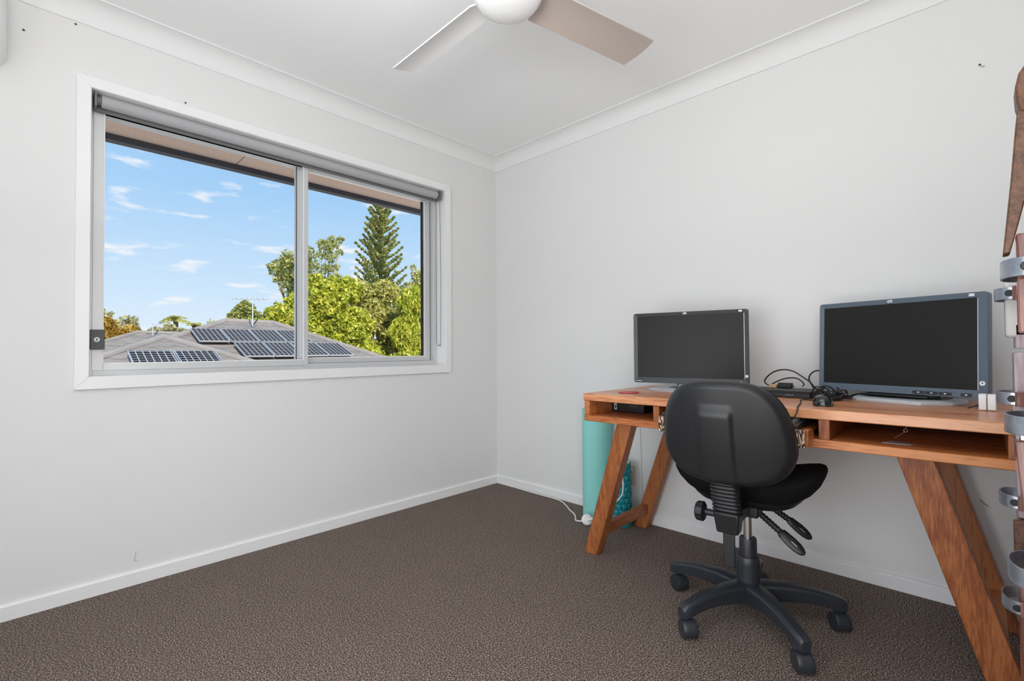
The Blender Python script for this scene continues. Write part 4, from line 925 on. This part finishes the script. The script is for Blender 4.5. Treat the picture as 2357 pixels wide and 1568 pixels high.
# uprights: far and near, with back boards between
W(MB().box(-0.945, -0.850, -2.86, -2.637, 0.60, 0.966), 'upright_panel', WL, bev=0.004)
W(MB().box(-0.945, -0.850, -2.86, -2.638, 0.0, 0.598), 'upright', WR, bev=0.004)
W(MB().hexa([(-1.00, -2.86, 0), (-0.945, -2.86, 0), (-0.945, -2.634, 0), (-1.00, -2.634, 0)], [(-1.00, -2.86, 0.55), (-0.945, -2.86, 0.55), (-0.945, -2.644, 0.55), (-1.00, -2.644, 0.55)]), 'foot_post', WR)
W(MB().box(-0.93, -0.84, -2.86, -2.6405, 0.975, 1.03), 'cross_rail', WL)
W(MB().box(-0.93, -0.86, -2.75, -2.626, 1.000, 1.150), 'lit_batten', mat('batten_lit_pale', (0.62, 0.60, 0.59), 0.25), bev=0.006)  # same kind of bar as the near batten, its lit look painted pale
W(MB().box(-1.45, -0.95, -2.86, -2.668, 0.05, 1.18), 'back_board', WR)
W(MB().box(-1.40, -1.375, -2.69, -2.6265, 1.000, 1.156), 'upright_batten', WR, bev=0.003)
W(MB().box(-1.45, -1.36, -2.86, -2.650, 0.70, 1.23), 'upright_panel', WL, bev=0.004)
W(MB().box(-1.45, -1.36, -2.86, -2.6505, 0.0, 0.698), 'upright', WR, bev=0.004)
# slanting brace under the middle hoop
W(MB().hexa([(-1.39, -2.70, 0.55), (-1.36, -2.70, 0.55), (-1.36, -2.640, 0.55), (-1.39, -2.640, 0.55)], [(-1.39, -2.64, 0.83), (-1.36, -2.64, 0.83), (-1.36, -2.620, 0.83), (-1.39, -2.620, 0.83)]), 'brace', WR, bev=0.002)
W(MB().box(-1.385, -1.370, -2.632, -2.625, 0.83, 0.853), 'brace_tip', M['chrome'], bev=0.002)
W(MB().box(-0.97, -0.955, -2.66, -2.629, 0.52, 0.60), 'peg_block', WS, bev=0.003)
# curved stave and its turned head, seen edge-on
MX = Matrix(((0, 0, 1, 0), (1, 0, 0, 0), (0, 1, 0, 0), (0, 0, 0, 1)))
st = [(-2.612, 1.1255), (-2.6175, 1.185), (-2.6235, 1.250), (-2.6290, 1.320), (-2.6315, 1.348), (-2.70, 1.352), (-2.70, 1.28), (-2.647, 1.245), (-2.637, 1.205), (-2.6275, 1.160), (-2.6200, 1.127)]
b = MB(); b.prism(st, -1.402, -1.360, MX); W(b, 'curved_stave', WS, bev=0.002)
hd = [(-2.634, 1.345), (-2.6305, 1.362), (-2.6295, 1.385), (-2.6335, 1.405), (-2.643, 1.420), (-2.66, 1.428), (-2.70, 1.430), (-2.70, 1.345)]
b = MB(); b.prism(hd, -1.405, -1.357, MX); W(b, 'stave_head', WS, bev=0.003)
# steel hoops: a bent strap bulging towards the room, bolted at both ends
def hoop(xc, z, bulge, half, hgt, y0, dz=0.0):
    b = MB(); n_ = 20; vs = []; fs = []; tk = 0.0028
    for i in range(n_+1):
        a = math.pi*i/n_; x = xc-half*math.cos(a); y = y0+bulge*math.sin(a)**0.75
        xi = xc-(half-tk)*math.cos(a); yi = y0+(bulge-tk)*math.sin(a)**0.75 if 0 < i < n_ else y0
        vs += [(x, y, z-hgt/2), (x, y, z+hgt/2), (xi, yi, z+hgt/2), (xi, yi, z-hgt/2)]
    for i in range(n_):
        for k_ in range(4): fs.append((i*4+k_, i*4+(k_+1) % 4, (i+1)*4+(k_+1) % 4, (i+1)*4+k_))
    fs += [(3, 2, 1, 0), (n_*4, n_*4+1, n_*4+2, n_*4+3)]
    b.add(vs, fs); o = W(b, 'bottle_hoop', M['steel'], bev=0.0008, angle=50)
    for sx_ in (-1, 1):
        b = MB(); b.box(xc+sx_*half-0.003, xc+sx_*half+0.003, y0-0.014, y0+0.004, z-hgt/2-0.003, z+hgt/2+0.002); W(b, 'hoop_flange', WR, o, 0.001)
    b = MB(); b.cyl((xc-half*0.93-0.003, y0+0.0085, z), (xc-half*0.93-0.006, y0+0.0085, z), 0.0075, n=14); W(b, 'bolt', M['rubber'], o, 0.001)
    return o
for z in (1.098, 0.864, 0.636, 0.406): hoop(-0.905, z, 0.032, 0.052, 0.027, -2.6405)
for z in (1.101, 0.858, 0.627): hoop(-1.375, z, 0.036, 0.056, 0.029, -2.6445)

# ------------------------------------------------------------------ outdoors: eave, neighbouring roofs, trees
ev = thing('roof_eave', 'brown eave lining with dark gutter just outside the top of the window', 'eave')
e1 = MB().box(XW-1, -1.440, 0.24, 1.13, 2.300, 2.312).build('soffit_board', M['soffit'], ev)
e2 = MB().box(-1.434, 2.5, 0.24, 1.13, 2.300, 2.312).build('soffit_board', M['soffit'], ev)
MB().box(-1.440, -1.434, 0.24, 1.13, 2.303, 2.312).build('joint_strip', M['gutter'], ev)
MB().box(XW-1, 2.5, 1.13, 1.16, 2.262, 2.42).build('fascia', M['gutter'], ev)
MB().box(XW-1, 2.5, 1.16, 1.27, 2.298, 2.42).build('gutter', M['gutter'], ev, bevel=0.006)
MB().box(XW-1, 2.5, 1.268, 1.275, 2.290, 2.302).build('gutter_lip', M['edge'], ev)
struct(MB().box(-70, 70, 0.3, 120, -3.2, -3.1).build('ground', M['bounce_ground']))

TAN = 0.364
def roofplane(b, pts): b.add(pts, [tuple(range(len(pts)))])
def caps(name, parent, runs, r=0.10):
    b = MB()
    for p, q in runs: b.cyl(p, q, r, n=10)
    return b.build(name, M['ridge'], parent, smooth=True)
# main house
hs = thing('house', 'grey tiled hip roof with two rows of solar panels and a tall aerial', 'house', (2.6, 14, -3.1))
def HB(b, name, mt, par=hs, **k):
    b.v = [(x-2.6, y-14, z+3.1) for x, y, z in b.v]; return b.build(name, mt, par, **k)
RL, RR_ = (1.93, 14.0, 1.945), (3.30, 14.0, 1.930)
ez = 1.945-6.5*TAN
FL, FR = (-4.8, 7.5, ez), (7.6, 7.5, ez); BL_, BR_ = (-3.2, 17.2, ez+0.5), (6.4, 17.2, ez+0.5)
b = MB(); roofplane(b, [RL, FL, FR, RR_]); HB(b, 'front_slope', TILE_F)
b = MB(); roofplane(b, [RL, BL_, FL]); roofplane(b, [RR_, FR, BR_]); HB(b, 'side_slope', TILE_S)
b = MB(); roofplane(b, [RL, RR_, BR_, BL_]); HB(b, 'rear_slope', TILE_F)
o = caps('ridge_capping', hs, [((RL[0]-2.6, 0, RL[2]+3.1), (RR_[0]-2.6, 0, RR_[2]+3.1)), ((RL[0]-2.6, 0, RL[2]+3.1), (FL[0]-2.6, FL[1]-14, ez+3.1)), ((RR_[0]-2.6, 0, RR_[2]+3.1), (FR[0]-2.6, FR[1]-14, ez+3.1))], 0.09)
HB(MB().box(-2.9, 6.1, 8.0, 16.9, -3.1, ez), 'house_wall', M['brickout'])
# front wing of the same house
AP, AB = (-0.22, 10.6, 1.33), (-0.22, 12.3, 1.33); wz = 1.33-3.0*TAN
WLc, WRc = (-3.22, 7.6, wz), (2.30, 7.6, wz)
b = MB(); roofplane(b, [AP, WLc, WRc]); HB(b, 'wing_front_slope', TILE_F)
b = MB(); roofplane(b, [AP, AB, (-3.22, 12.3, wz), WLc]); roofplane(b, [AB, AP, WRc, (2.6, 9.3, wz)]); HB(b, 'wing_side_slope', TILE_S)
b = MB()
for p, q in ((AP, AB), (AP, WLc), (AP, WRc)): b.cyl(p, q, 0.08, n=10)
HB(b, 'wing_capping', M['ridge'], smooth=True)
b = MB(); b.tube([(0.30, 12.35, 1.345), (0.55, 11.9, 1.20), (1.35, 11.02, 0.885), (2.4, 9.6, 0.38)], 0.035, 8, 3); HB(b, 'valley_gutter', M['gutter'], smooth=True)
# solar panels: each its own part lying on the slope
sl = math.atan(TAN)
def solar(x, y, w_, h_, z, parent=hs, zrot=0):
    """x,y: lower-left corner in plan"""
    o = bpy.data.objects.new('solar_panel', None)
    Mx = Matrix.Translation((x-2.6, y-14, z+3.1)) @ Matrix.Rotation(sl, 4, 'X')
    b = MB(); b.box(0, w_, 0, h_, 0.0, 0.045)
    f_ = b.build('solar_panel', M['panel_frame'], parent); f_.matrix_local = Mx
    c = MB(); c.box(0.022, w_-0.022, 0.022, h_-0.022, 0.045, 0.049); cc = c.build('cell_grid', M['solar'], f_)
    return f_
zpl = lambda y: 1.945-TAN*(14-y)+0.10
for i in range(4): solar(0.74+i*0.735, 11.82, 0.715, 1.03, zpl(11.82))
for i in range(4): solar(1.50+i*0.735, 10.72, 0.715, 1.03, zpl(10.72))
for i in range(2): solar(-1.02+i*0.76, 8.38, 0.74, 1.06, 1.33-TAN*(10.6-8.38)+0.10)
# aerials
def aerial(name, label, base, hgt, sc_):
    t = thing(name, label, 'aerial', base)
    b = MB(); b.cyl((0, 0, 0), (0, 0, hgt), 0.018, n=8); b.build('mast', M['silver'], t, smooth=True)
    b = MB(); b.cyl((-0.55*sc_, 0.0, hgt-0.03), (0.42*sc_, 0, hgt+0.02), 0.014, n=6)
    b.build('boom', M['silver'], t)
    b = MB()
    for i in range(7): x = (-0.5+i*0.15)*sc_; b.cyl((x, -0.26*sc_, hgt-0.03+i*0.007), (x, 0.26*sc_, hgt-0.03+i*0.007), 0.009, n=5)
    b.build('element', M['silver'], t)
    b = MB(); b.cyl((0.02, 0, 0.05), (0.18, -0.1, 0.35), 0.018, n=6); b.build('stay', M['gutter'], t); return t
aerial('television_aerial', 'tall television aerial on the ridge of the solar panel roof', (2.50, 13.4, 1.76), 0.86, 1.0)
aerial('television_aerial', 'small thin television aerial on the lower roof at the left', (1.55, 23.2, 1.62), 0.66, 0.40)
# second house behind on the left
h2 = thing('house', 'low grey tiled roof behind the front house at the far left', 'house', (1.1, 24, -3.1))
def H2(b, name, mt, **k):
    b.v = [(x-1.1, y-24, z+3.1) for x, y, z in b.v]; return b.build(name, mt, h2, **k)
P1, P2_ = (1.15, 24, 1.895), (2.9, 24, 1.86); z2_ = 1.895-5.0*TAN
b = MB(); roofplane(b, [P1, (-3.9, 19, z2_), (5.2, 19, z2_), P2_]); H2(b, 'front_slope', TILE_F)
b = MB(); roofplane(b, [P1, (-3.9, 28, z2_), (-3.9, 19, z2_)]); roofplane(b, [P2_, (5.2, 19, z2_), (5.2, 28, z2_)]); H2(b, 'side_slope', TILE_S)
b = MB(); roofplane(b, [P1, P2_, (5.2, 28, z2_), (-3.9, 28, z2_)]); H2(b, 'rear_slope', TILE_F)
b = MB(); b.cyl(P1, P2_, 0.09, n=8); b.cyl(P1, (-3.9, 19, z2_), 0.09, n=8); H2(b, 'ridge_capping', M['ridge'], smooth=True)
H2(MB().box(-3.5, 4.8, 19.5, 27.5, -3.1, z2_), 'house_wall', M['brickout'])

def leafquad(vs, fs, p, s_, rnd, el=1.9, up=0.0):
    a = Vector((rnd.gauss(0, 1), rnd.gauss(0, 1), rnd.gauss(0, 1)+up)).normalized()
    t = Vector((rnd.gauss(0, 1), rnd.gauss(0, 1), rnd.gauss(0, 1))); u = a.cross(t).normalized()
    i = len(vs); a = a*s_*el*0.5; u = u*s_*0.5
    vs += [tuple(p-a), tuple(p+u), tuple(p+a), tuple(p-u)]; fs.append((i, i+1, i+2, i+3))
def blob_tree(name, label, base, blobs, key, n, leaf, seed, trunkr=0.18, bark='bark', el=1.9, inner=True, cat='tree', group=None, up=0.0):
    """blobs: (dx,dy,z,rx,ry,rz) ellipsoid clusters relative to the base; leaves spread through a shell of each"""
    rnd = random.Random(seed); t = thing(name, label, cat, base, 0, group)
    vs = []; fs = []; tot = sum(b_[3]*b_[5] for b_ in blobs)
    for bx_, by_, bz_, rx, ry, rz in blobs:
        for _ in range(int(n*rx*rz/tot)):
            d = Vector((rnd.gauss(0, 1), rnd.gauss(0, 1), rnd.gauss(0, 1))).normalized(); k_ = rnd.random()**0.33
            # lumpy shell
            lump = 0.82+0.22*math.sin(d.x*5+seed)*math.sin(d.z*6+seed*2)*math.sin(d.y*4+1)
            p = Vector((bx_+d.x*rx*k_*lump, by_+d.y*ry*k_*lump, bz_+d.z*rz*k_*lump))
            leafquad(vs, fs, p, leaf*rnd.uniform(0.6, 1.3), rnd, el, up)
    b = MB(); b.v = vs; b.f = fs
    me = bpy.data.meshes.new('foliage'); me.from_pydata(vs, [], fs); me.materials.append(LF[key]); fo = bpy.data.objects.new('foliage', me); COL.objects.link(fo); fo.parent = t
    b = MB(); top = max(b_[2] for b_ in blobs); x0 = sum(b_[0] for b_ in blobs)/len(blobs)
    b.tube([(0, 0, 0), (x0*0.3, 0, top*0.4), (x0, 0, top*0.8)], [trunkr, trunkr*0.8, trunkr*0.5], 8, 4); tr_ = b.build('trunk', M[bark], t, smooth=True)
    b = MB()
    for bx_, by_, bz_, rx, ry, rz in blobs:
        b.tube([(x0*0.3, 0, top*0.35), (bx_*0.6+x0*0.2, by_*0.5, bz_*0.75), (bx_, by_, bz_)], [trunkr*0.5, trunkr*0.35, trunkr*0.15], 6, 3)
    b.build('branch', M[bark], t, smooth=True)
    return t
GZ = -3.1
def far(k, base, parts, n):
    """same apparent size at k times the distance; parts: tuples whose first n entries are x,y,z then radii"""
    nb = (CX+k*(base[0]-CX), CY+k*(base[1]-CY), GZ)
    out = []
    for p in parts:
        z = CZ+k*(GZ+p[2]-CZ)-GZ
        out.append((p[0]*k, p[1]*k, z)+tuple(r*k for r in p[3:]))
    return nb, out
def pinetree(name, label, base, zb, zt, rad, seed):
    """columnar araucaria: whorls of upswept branches with rope-like foliage"""
    rnd = random.Random(seed); t = thing(name, label, 'tree', base)
    b = MB(); b.tube([(0, 0, 0), (0.05, 0, zt*0.5), (0.0, 0, zt)], [0.20, 0.13, 0.03], 8, 6); b.build('trunk', M['bark'], t, smooth=True)
    vs = []; fs = []; lim = MB(); z = zb
    while z < zt-0.15:
        k_ = (z-zb)/(zt-zb); R = rad*(1.0-k_)**0.72+0.10; nbr = 6 if k_ < .8 else 5; ph = rnd.uniform(0, 6)
        for i in range(nbr):
            a = ph+2*math.pi*i/nbr+rnd.uniform(-0.25, 0.25); L_ = R*rnd.uniform(0.82, 1.08); rise = 0.50+0.25*k_
            prev = Vector((0, 0, z)); P = []
            for s_ in range(9):
                q = s_/8; P.append(Vector((math.cos(a)*L_*q, math.sin(a)*L_*q, z+L_*rise*(q**1.5)-0.06*math.sin(q*3.1))))
            lim.tube(P[::2], 0.014, 4, 1)
            for s_ in range(1, 9):
                c = P[s_]; q = s_/8
                nn_ = int(26+44*q)
                for _ in range(nn_):
                    # side sprays perpendicular to the branch
                    sd_ = rnd.uniform(-1, 1)*L_*0.22*(1.0-q*0.55)
                    p = c+Vector((-math.sin(a)*sd_, math.cos(a)*sd_, abs(sd_)*0.40+rnd.uniform(-0.035, 0.045)))+Vector((math.cos(a), math.sin(a), 0.4))*rnd.uniform(-0.07, 0.07)
                    leafquad(vs, fs, p, 0.062*rnd.uniform(0.7, 1.3), rnd, 2.4, 0.6)
        z += 0.36+0.16*(1-k_)
    me = bpy.data.meshes.new('foliage'); me.from_pydata(vs, [], fs); me.materials.append(LF['pine']); fo = bpy.data.objects.new('foliage', me); COL.objects.link(fo); fo.parent = t
    lim.build('branch', M['bark'], t); return t
pinetree('norfolk_pine', 'tall conical pine with tiers of upswept branches seen in the right window pane', (CX+1.2*(10.75-CX), CY+1.2*(20-CY), GZ), 6.0, 13.9, 2.05, 4)
# dense broadleaf mass in front of and below the pine
B_, P_ = far(1.0, (7.6, 19.3), [(-0.2, 0, 6.3, 1.3, 1.1, 1.3), (0.8, 0, 7.0, 1.0, 0.9, 0.8), (-0.9, 0, 5.2, 1.2, 0.9, 1.0), (1.0, -0.2, 5.2, 1.4, 0.9, 1.2), (-0.6, 0.1, 7.25, 0.7, 0.6, 0.5), (0.1, 0, 4.2, 1.7, 0.9, 0.9)], 3)
blob_tree('leafy_tree', 'bright yellow-green leafy tree directly right of the window mullion', B_, P_, 'bright', 24000, 0.115, 11)
B_, P_ = far(1.08, (10.3, 20.2), [(0, 0, 6.0, 1.6, 1.0, 1.3), (-0.7, 0, 7.1, 0.9, 0.8, 0.8), (0.9, 0, 7.2, 1.1, 0.8, 0.8), (-1.1, 0, 5.0, 1.1, 0.9, 0.9), (1.3, -0.2, 5.2, 1.3, 0.9, 1.3), (0.6, 0, 3.8, 2.2, 0.9, 1.0)], 3)
blob_tree('leafy_tree', 'yellow-green tree filling the view below the pine', B_, P_, 'olive', 22000, 0.125, 12)
B_, P_ = far(1.0, (13.0, 19.6), [(-0.5, 0, 6.6, 1.1, 0.9, 1.2), (0.6, 0, 7.3, 0.9, 0.8, 0.8), (-0.9, 0, 5.0, 1.2, 0.9, 1.2), (0.7, 0, 5.5, 1.2, 0.9, 1.4), (-0.2, -0.2, 3.6, 1.9, 0.9, 1.1)], 3)
blob_tree('leafy_tree', 'olive-green tree with hanging leaves at the right edge of the window', B_, P_, 'bright', 18000, 0.085, 13, el=3.4, up=-1.6)
blob_tree('bush', 'low green bushes just above the right slope of the solar panel roof', (9.4, 16.6, GZ), [(0, 0, 3.1, 1.3, 0.7, 0.9), (1.4, 0, 2.9, 1.3, 0.7, 0.9), (-1.0, 0.2, 3.7, 0.9, 0.6, 0.9), (2.6, 0, 2.7, 1.3, 0.7, 1.0)], 'bright', 9000, 0.095, 14, 0.10, cat='bush')
# sparse tree with clustered tufts left of the pine
def tuft_tree(name, label, base, tufts, key, leaf, seed, per, bark='bark_p', fork=5.4, K=1.0):
    tufts = [(x*K, y*K, CZ+K*(GZ+z-CZ)-GZ, r_*K) for x, y, z, r_ in tufts]; per = per/K**2
    rnd = random.Random(seed); t = thing(name, label, 'tree', base); vs = []; fs = []; br = MB()
    for x, y, z, r_ in tufts:
        for _ in range(int(per*r_*r_/0.16)):
            d = Vector((rnd.gauss(0, 1), rnd.gauss(0, 1), rnd.gauss(0, 0.75))).normalized()*r_*rnd.random()**0.4
            leafquad(vs, fs, Vector((x, y, z))+d, leaf*rnd.uniform(0.6, 1.3), rnd, 2.2)
        br.tube([(0, 0, fork), (x*0.45+rnd.uniform(-.1, .1), y*0.5, fork+(z-fork)*0.45), (x, y, z)], [0.055, 0.035, 0.018], 6, 3)
    me = bpy.data.meshes.new('foliage'); me.from_pydata(vs, [], fs); me.materials.append(LF[key]); fo = bpy.data.objects.new('foliage', me); COL.objects.link(fo); fo.parent = t
    b = MB(); b.tube([(0, 0, 0), (0.1, 0, fork*0.5), (0, 0, fork)], [0.13, 0.10, 0.06], 8, 4); b.build('trunk', M[bark], t, smooth=True); br.build('branch', M[bark], t, smooth=True); return t
tuft_tree('open_tree', 'open tree with separate tufts of leaves left of the tall pine', (CX+1.35*(7.6-CX), CY+1.35*(20-CY), GZ), [(-0.75, 0, 8.75, 0.42), (-0.45, 0.2, 8.2, 0.45), (-0.9, 0.1, 7.7, 0.45), (-0.3, 0, 7.5, 0.5), (-0.95, -0.1, 9.15, 0.22), (0.25, 0, 9.15, 0.38), (0.62, 0.1, 9.45, 0.36), (0.95, 0, 9.65, 0.22), (0.05, 0.1, 9.35, 0.25), (0.45, 0, 8.75, 0.34), (0.75, 0.2, 8.25, 0.30), (0.2, -0.1, 8.1, 0.33), (0.75, 0, 7.7, 0.32), (-0.1, 0, 8.7, 0.24), (0.9, 0, 9.0, 0.2), (0.5, 0, 7.3, 0.45)], 'pine', 0.10, 21, 230, K=1.35)
tuft_tree('open_tree', 'drooping loose tree partly hidden behind the left side of the mullion', (CX+1.45*(6.35-CX), CY+1.45*(20-CY), GZ), [(-0.35, 0, 8.45, 0.33), (-0.55, 0.1, 8.05, 0.38), (-0.85, 0, 7.75, 0.34), (-1.05, 0, 7.95, 0.2), (-0.3, 0, 7.6, 0.5), (-0.2, 0.1, 8.1, 0.45), (-0.75, 0, 7.35, 0.22), (-0.2, 0, 7.0, 0.48), (0.1, 0, 6.5, 0.5), (-0.15, 0, 6.3, 0.3), (0.2, 0, 7.4, 0.6), (0.3, 0, 8.2, 0.5)], 'pine', 0.11, 22, 230, 'bark', K=1.45)
tuft_tree('open_tree', 'small tree with thin spreading top beside the outer right window frame', (CX+1.2*(13.2-CX), CY+1.2*(20-CY), GZ), [(-0.4, 0, 8.75, 0.20), (-0.2, 0, 8.35, 0.30), (0.25, 0, 8.4, 0.40), (0.0, 0, 7.9, 0.55), (-0.3, 0, 7.4, 0.55), (0.4, 0, 7.5, 0.6), (0.1, 0, 6.8, 0.7)], 'olive', 0.10, 23, 200, K=1.2)
# green bushes and trees beyond the main ridge, left of the mullion
blob_tree('leafy_tree', 'bright green bushy tree behind the ridge, left of the mullion', (7.3, 23.3, GZ), [(-0.35, 0, 5.95, 0.95, 0.7, 0.75), (0.5, 0, 6.5, 0.8, 0.7, 0.85), (-1.2, 0, 5.3, 0.8, 0.7, 0.6), (0.3, 0, 5.3, 1.1, 0.7, 0.9)], 'bright', 7000, 0.105, 31)
blob_tree('leafy_tree', 'low yellow-green tree behind the aerial', (7.2, 27.2, GZ), [(-0.5, 0, 5.55, 1.1, 0.8, 0.60), (0.8, 0, 5.5, 1.2, 0.8, 0.70), (1.5, 0, 5.3, 1.0, 0.8, 0.65)], 'bright', 5200, 0.12, 32)
blob_tree('leafy_tree', 'brownish-green twiggy tree behind the aerial mast', (8.3, 33.5, GZ), [(0.0, 0, 6.9, 0.85, 0.7, 0.85), (-0.6, 0, 6.5, 0.6, 0.6, 0.6), (0.8, 0, 6.4, 0.75, 0.6, 0.6)], 'pine', 2600, 0.12, 33, 0.1)
# rust-coloured tree at the far left
blob_tree('leafy_tree', 'rust-gold tree at the lower left corner of the window', (0.9, 30.0, GZ), [(-0.35, 0, 5.35, 0.75, 0.8, 0.80), (0.75, 0, 5.10, 0.65, 0.8, 0.60), (-1.4, 0, 5.3, 1.0, 0.8, 0.9), (0.3, 0, 4.8, 1.0, 0.8, 0.6)], 'rust', 5200, 0.13, 41)
tuft_tree('open_tree', 'thin grey-green twiggy top rising above the rust-gold tree', (0.9, 31.5, GZ), [(-0.35, 0, 6.35, 0.24), (0.05, 0, 6.2, 0.2), (-0.2, 0, 5.9, 0.3), (0.75, 0, 5.95, 0.32), (1.05, 0, 5.75, 0.3), (0.45, 0, 5.75, 0.3), (1.2, 0, 5.35, 0.25), (1.15, 0, 6.05, 0.16)], 'pale', 0.10, 42, 130, 'bark_p', 4.0)
# palm and its neighbours behind the far roof
def palm(name, label, base, hgt, nfr, L_, seed):
    rnd = random.Random(seed); t = thing(name, label, 'palm tree', base)
    b = MB(); b.tube([(0, 0, 0), (0.1, 0, hgt*0.5), (0, 0, hgt)], 0.12, 8, 4); b.build('trunk', M['bark'], t, smooth=True)
    for i in range(nfr):
        a = 2*math.pi*i/nfr+rnd.uniform(-.2, .2); el_ = rnd.uniform(0.35, 1.15); vs = []; fs = []
        P = []
        for s_ in range(12):
            q = s_/11; P.append(Vector((math.cos(a)*L_*q*math.cos(el_), math.sin(a)*L_*q*math.cos(el_), hgt+L_*(math.sin(el_)*q-0.75*q*q))))
        for s_ in range(1, 12):
            d = (P[s_]-P[s_-1]).normalized(); sd_ = d.cross(Vector((0, 0, 1)))
            sd_ = sd_.normalized() if sd_.length > 1e-3 else Vector((1, 0, 0))
            for sg in (-1, 1):
                for o_ in (0, 0.5):
                    c = P[s_-1].lerp(P[s_], o_); ln = 0.30*L_*math.sin(min(1, s_/11+0.08)*math.pi)**0.6; i0 = len(vs)
                    tip = c+sd_*sg*ln+d*ln*0.35+Vector((0, 0, -0.35*ln)); w2_ = d*0.035
                    vs += [tuple(c-w2_), tuple(c+w2_), tuple(tip)]; fs.append((i0, i0+1, i0+2))
        me = bpy.data.meshes.new('frond'); me.from_pydata(vs, [], fs); me.materials.append(LF['olive']); fo = bpy.data.objects.new('frond', me); COL.objects.link(fo); fo.parent = t
    return t
palm('palm_tree', 'palm with arching fronds above the low ridge between the two roofs', (3.85, 31, GZ), 5.95, 13, 1.15, 5)
palm('palm_tree', 'smaller palm just right of the arching palm above the ridge', (5.1, 32.5, GZ), 5.75, 10, 0.95, 6)
blob_tree('bush', 'pale grey-green bush left of the palm above the low ridge', (2.9, 29.3, GZ), [(-0.2, 0, 5.1, 0.55, 0.4, 0.45), (0.35, 0, 5.4, 0.40, 0.4, 0.35), (0.9, 0, 5.1, 0.7, 0.4, 0.4)], 'pale', 1900, 0.11, 43, 0.08, cat='bush')
tuft_tree('open_tree', 'sprawling bush with pale stems right of the palm', (5.3, 29, GZ), [(-0.5, 0, 5.2, 0.3), (-0.1, 0, 5.3, 0.3), (0.25, 0, 5.1, 0.3), (-0.1, 0, 5.75, 0.25), (0.45, 0, 5.4, 0.25)], 'olive', 0.10, 44, 140)
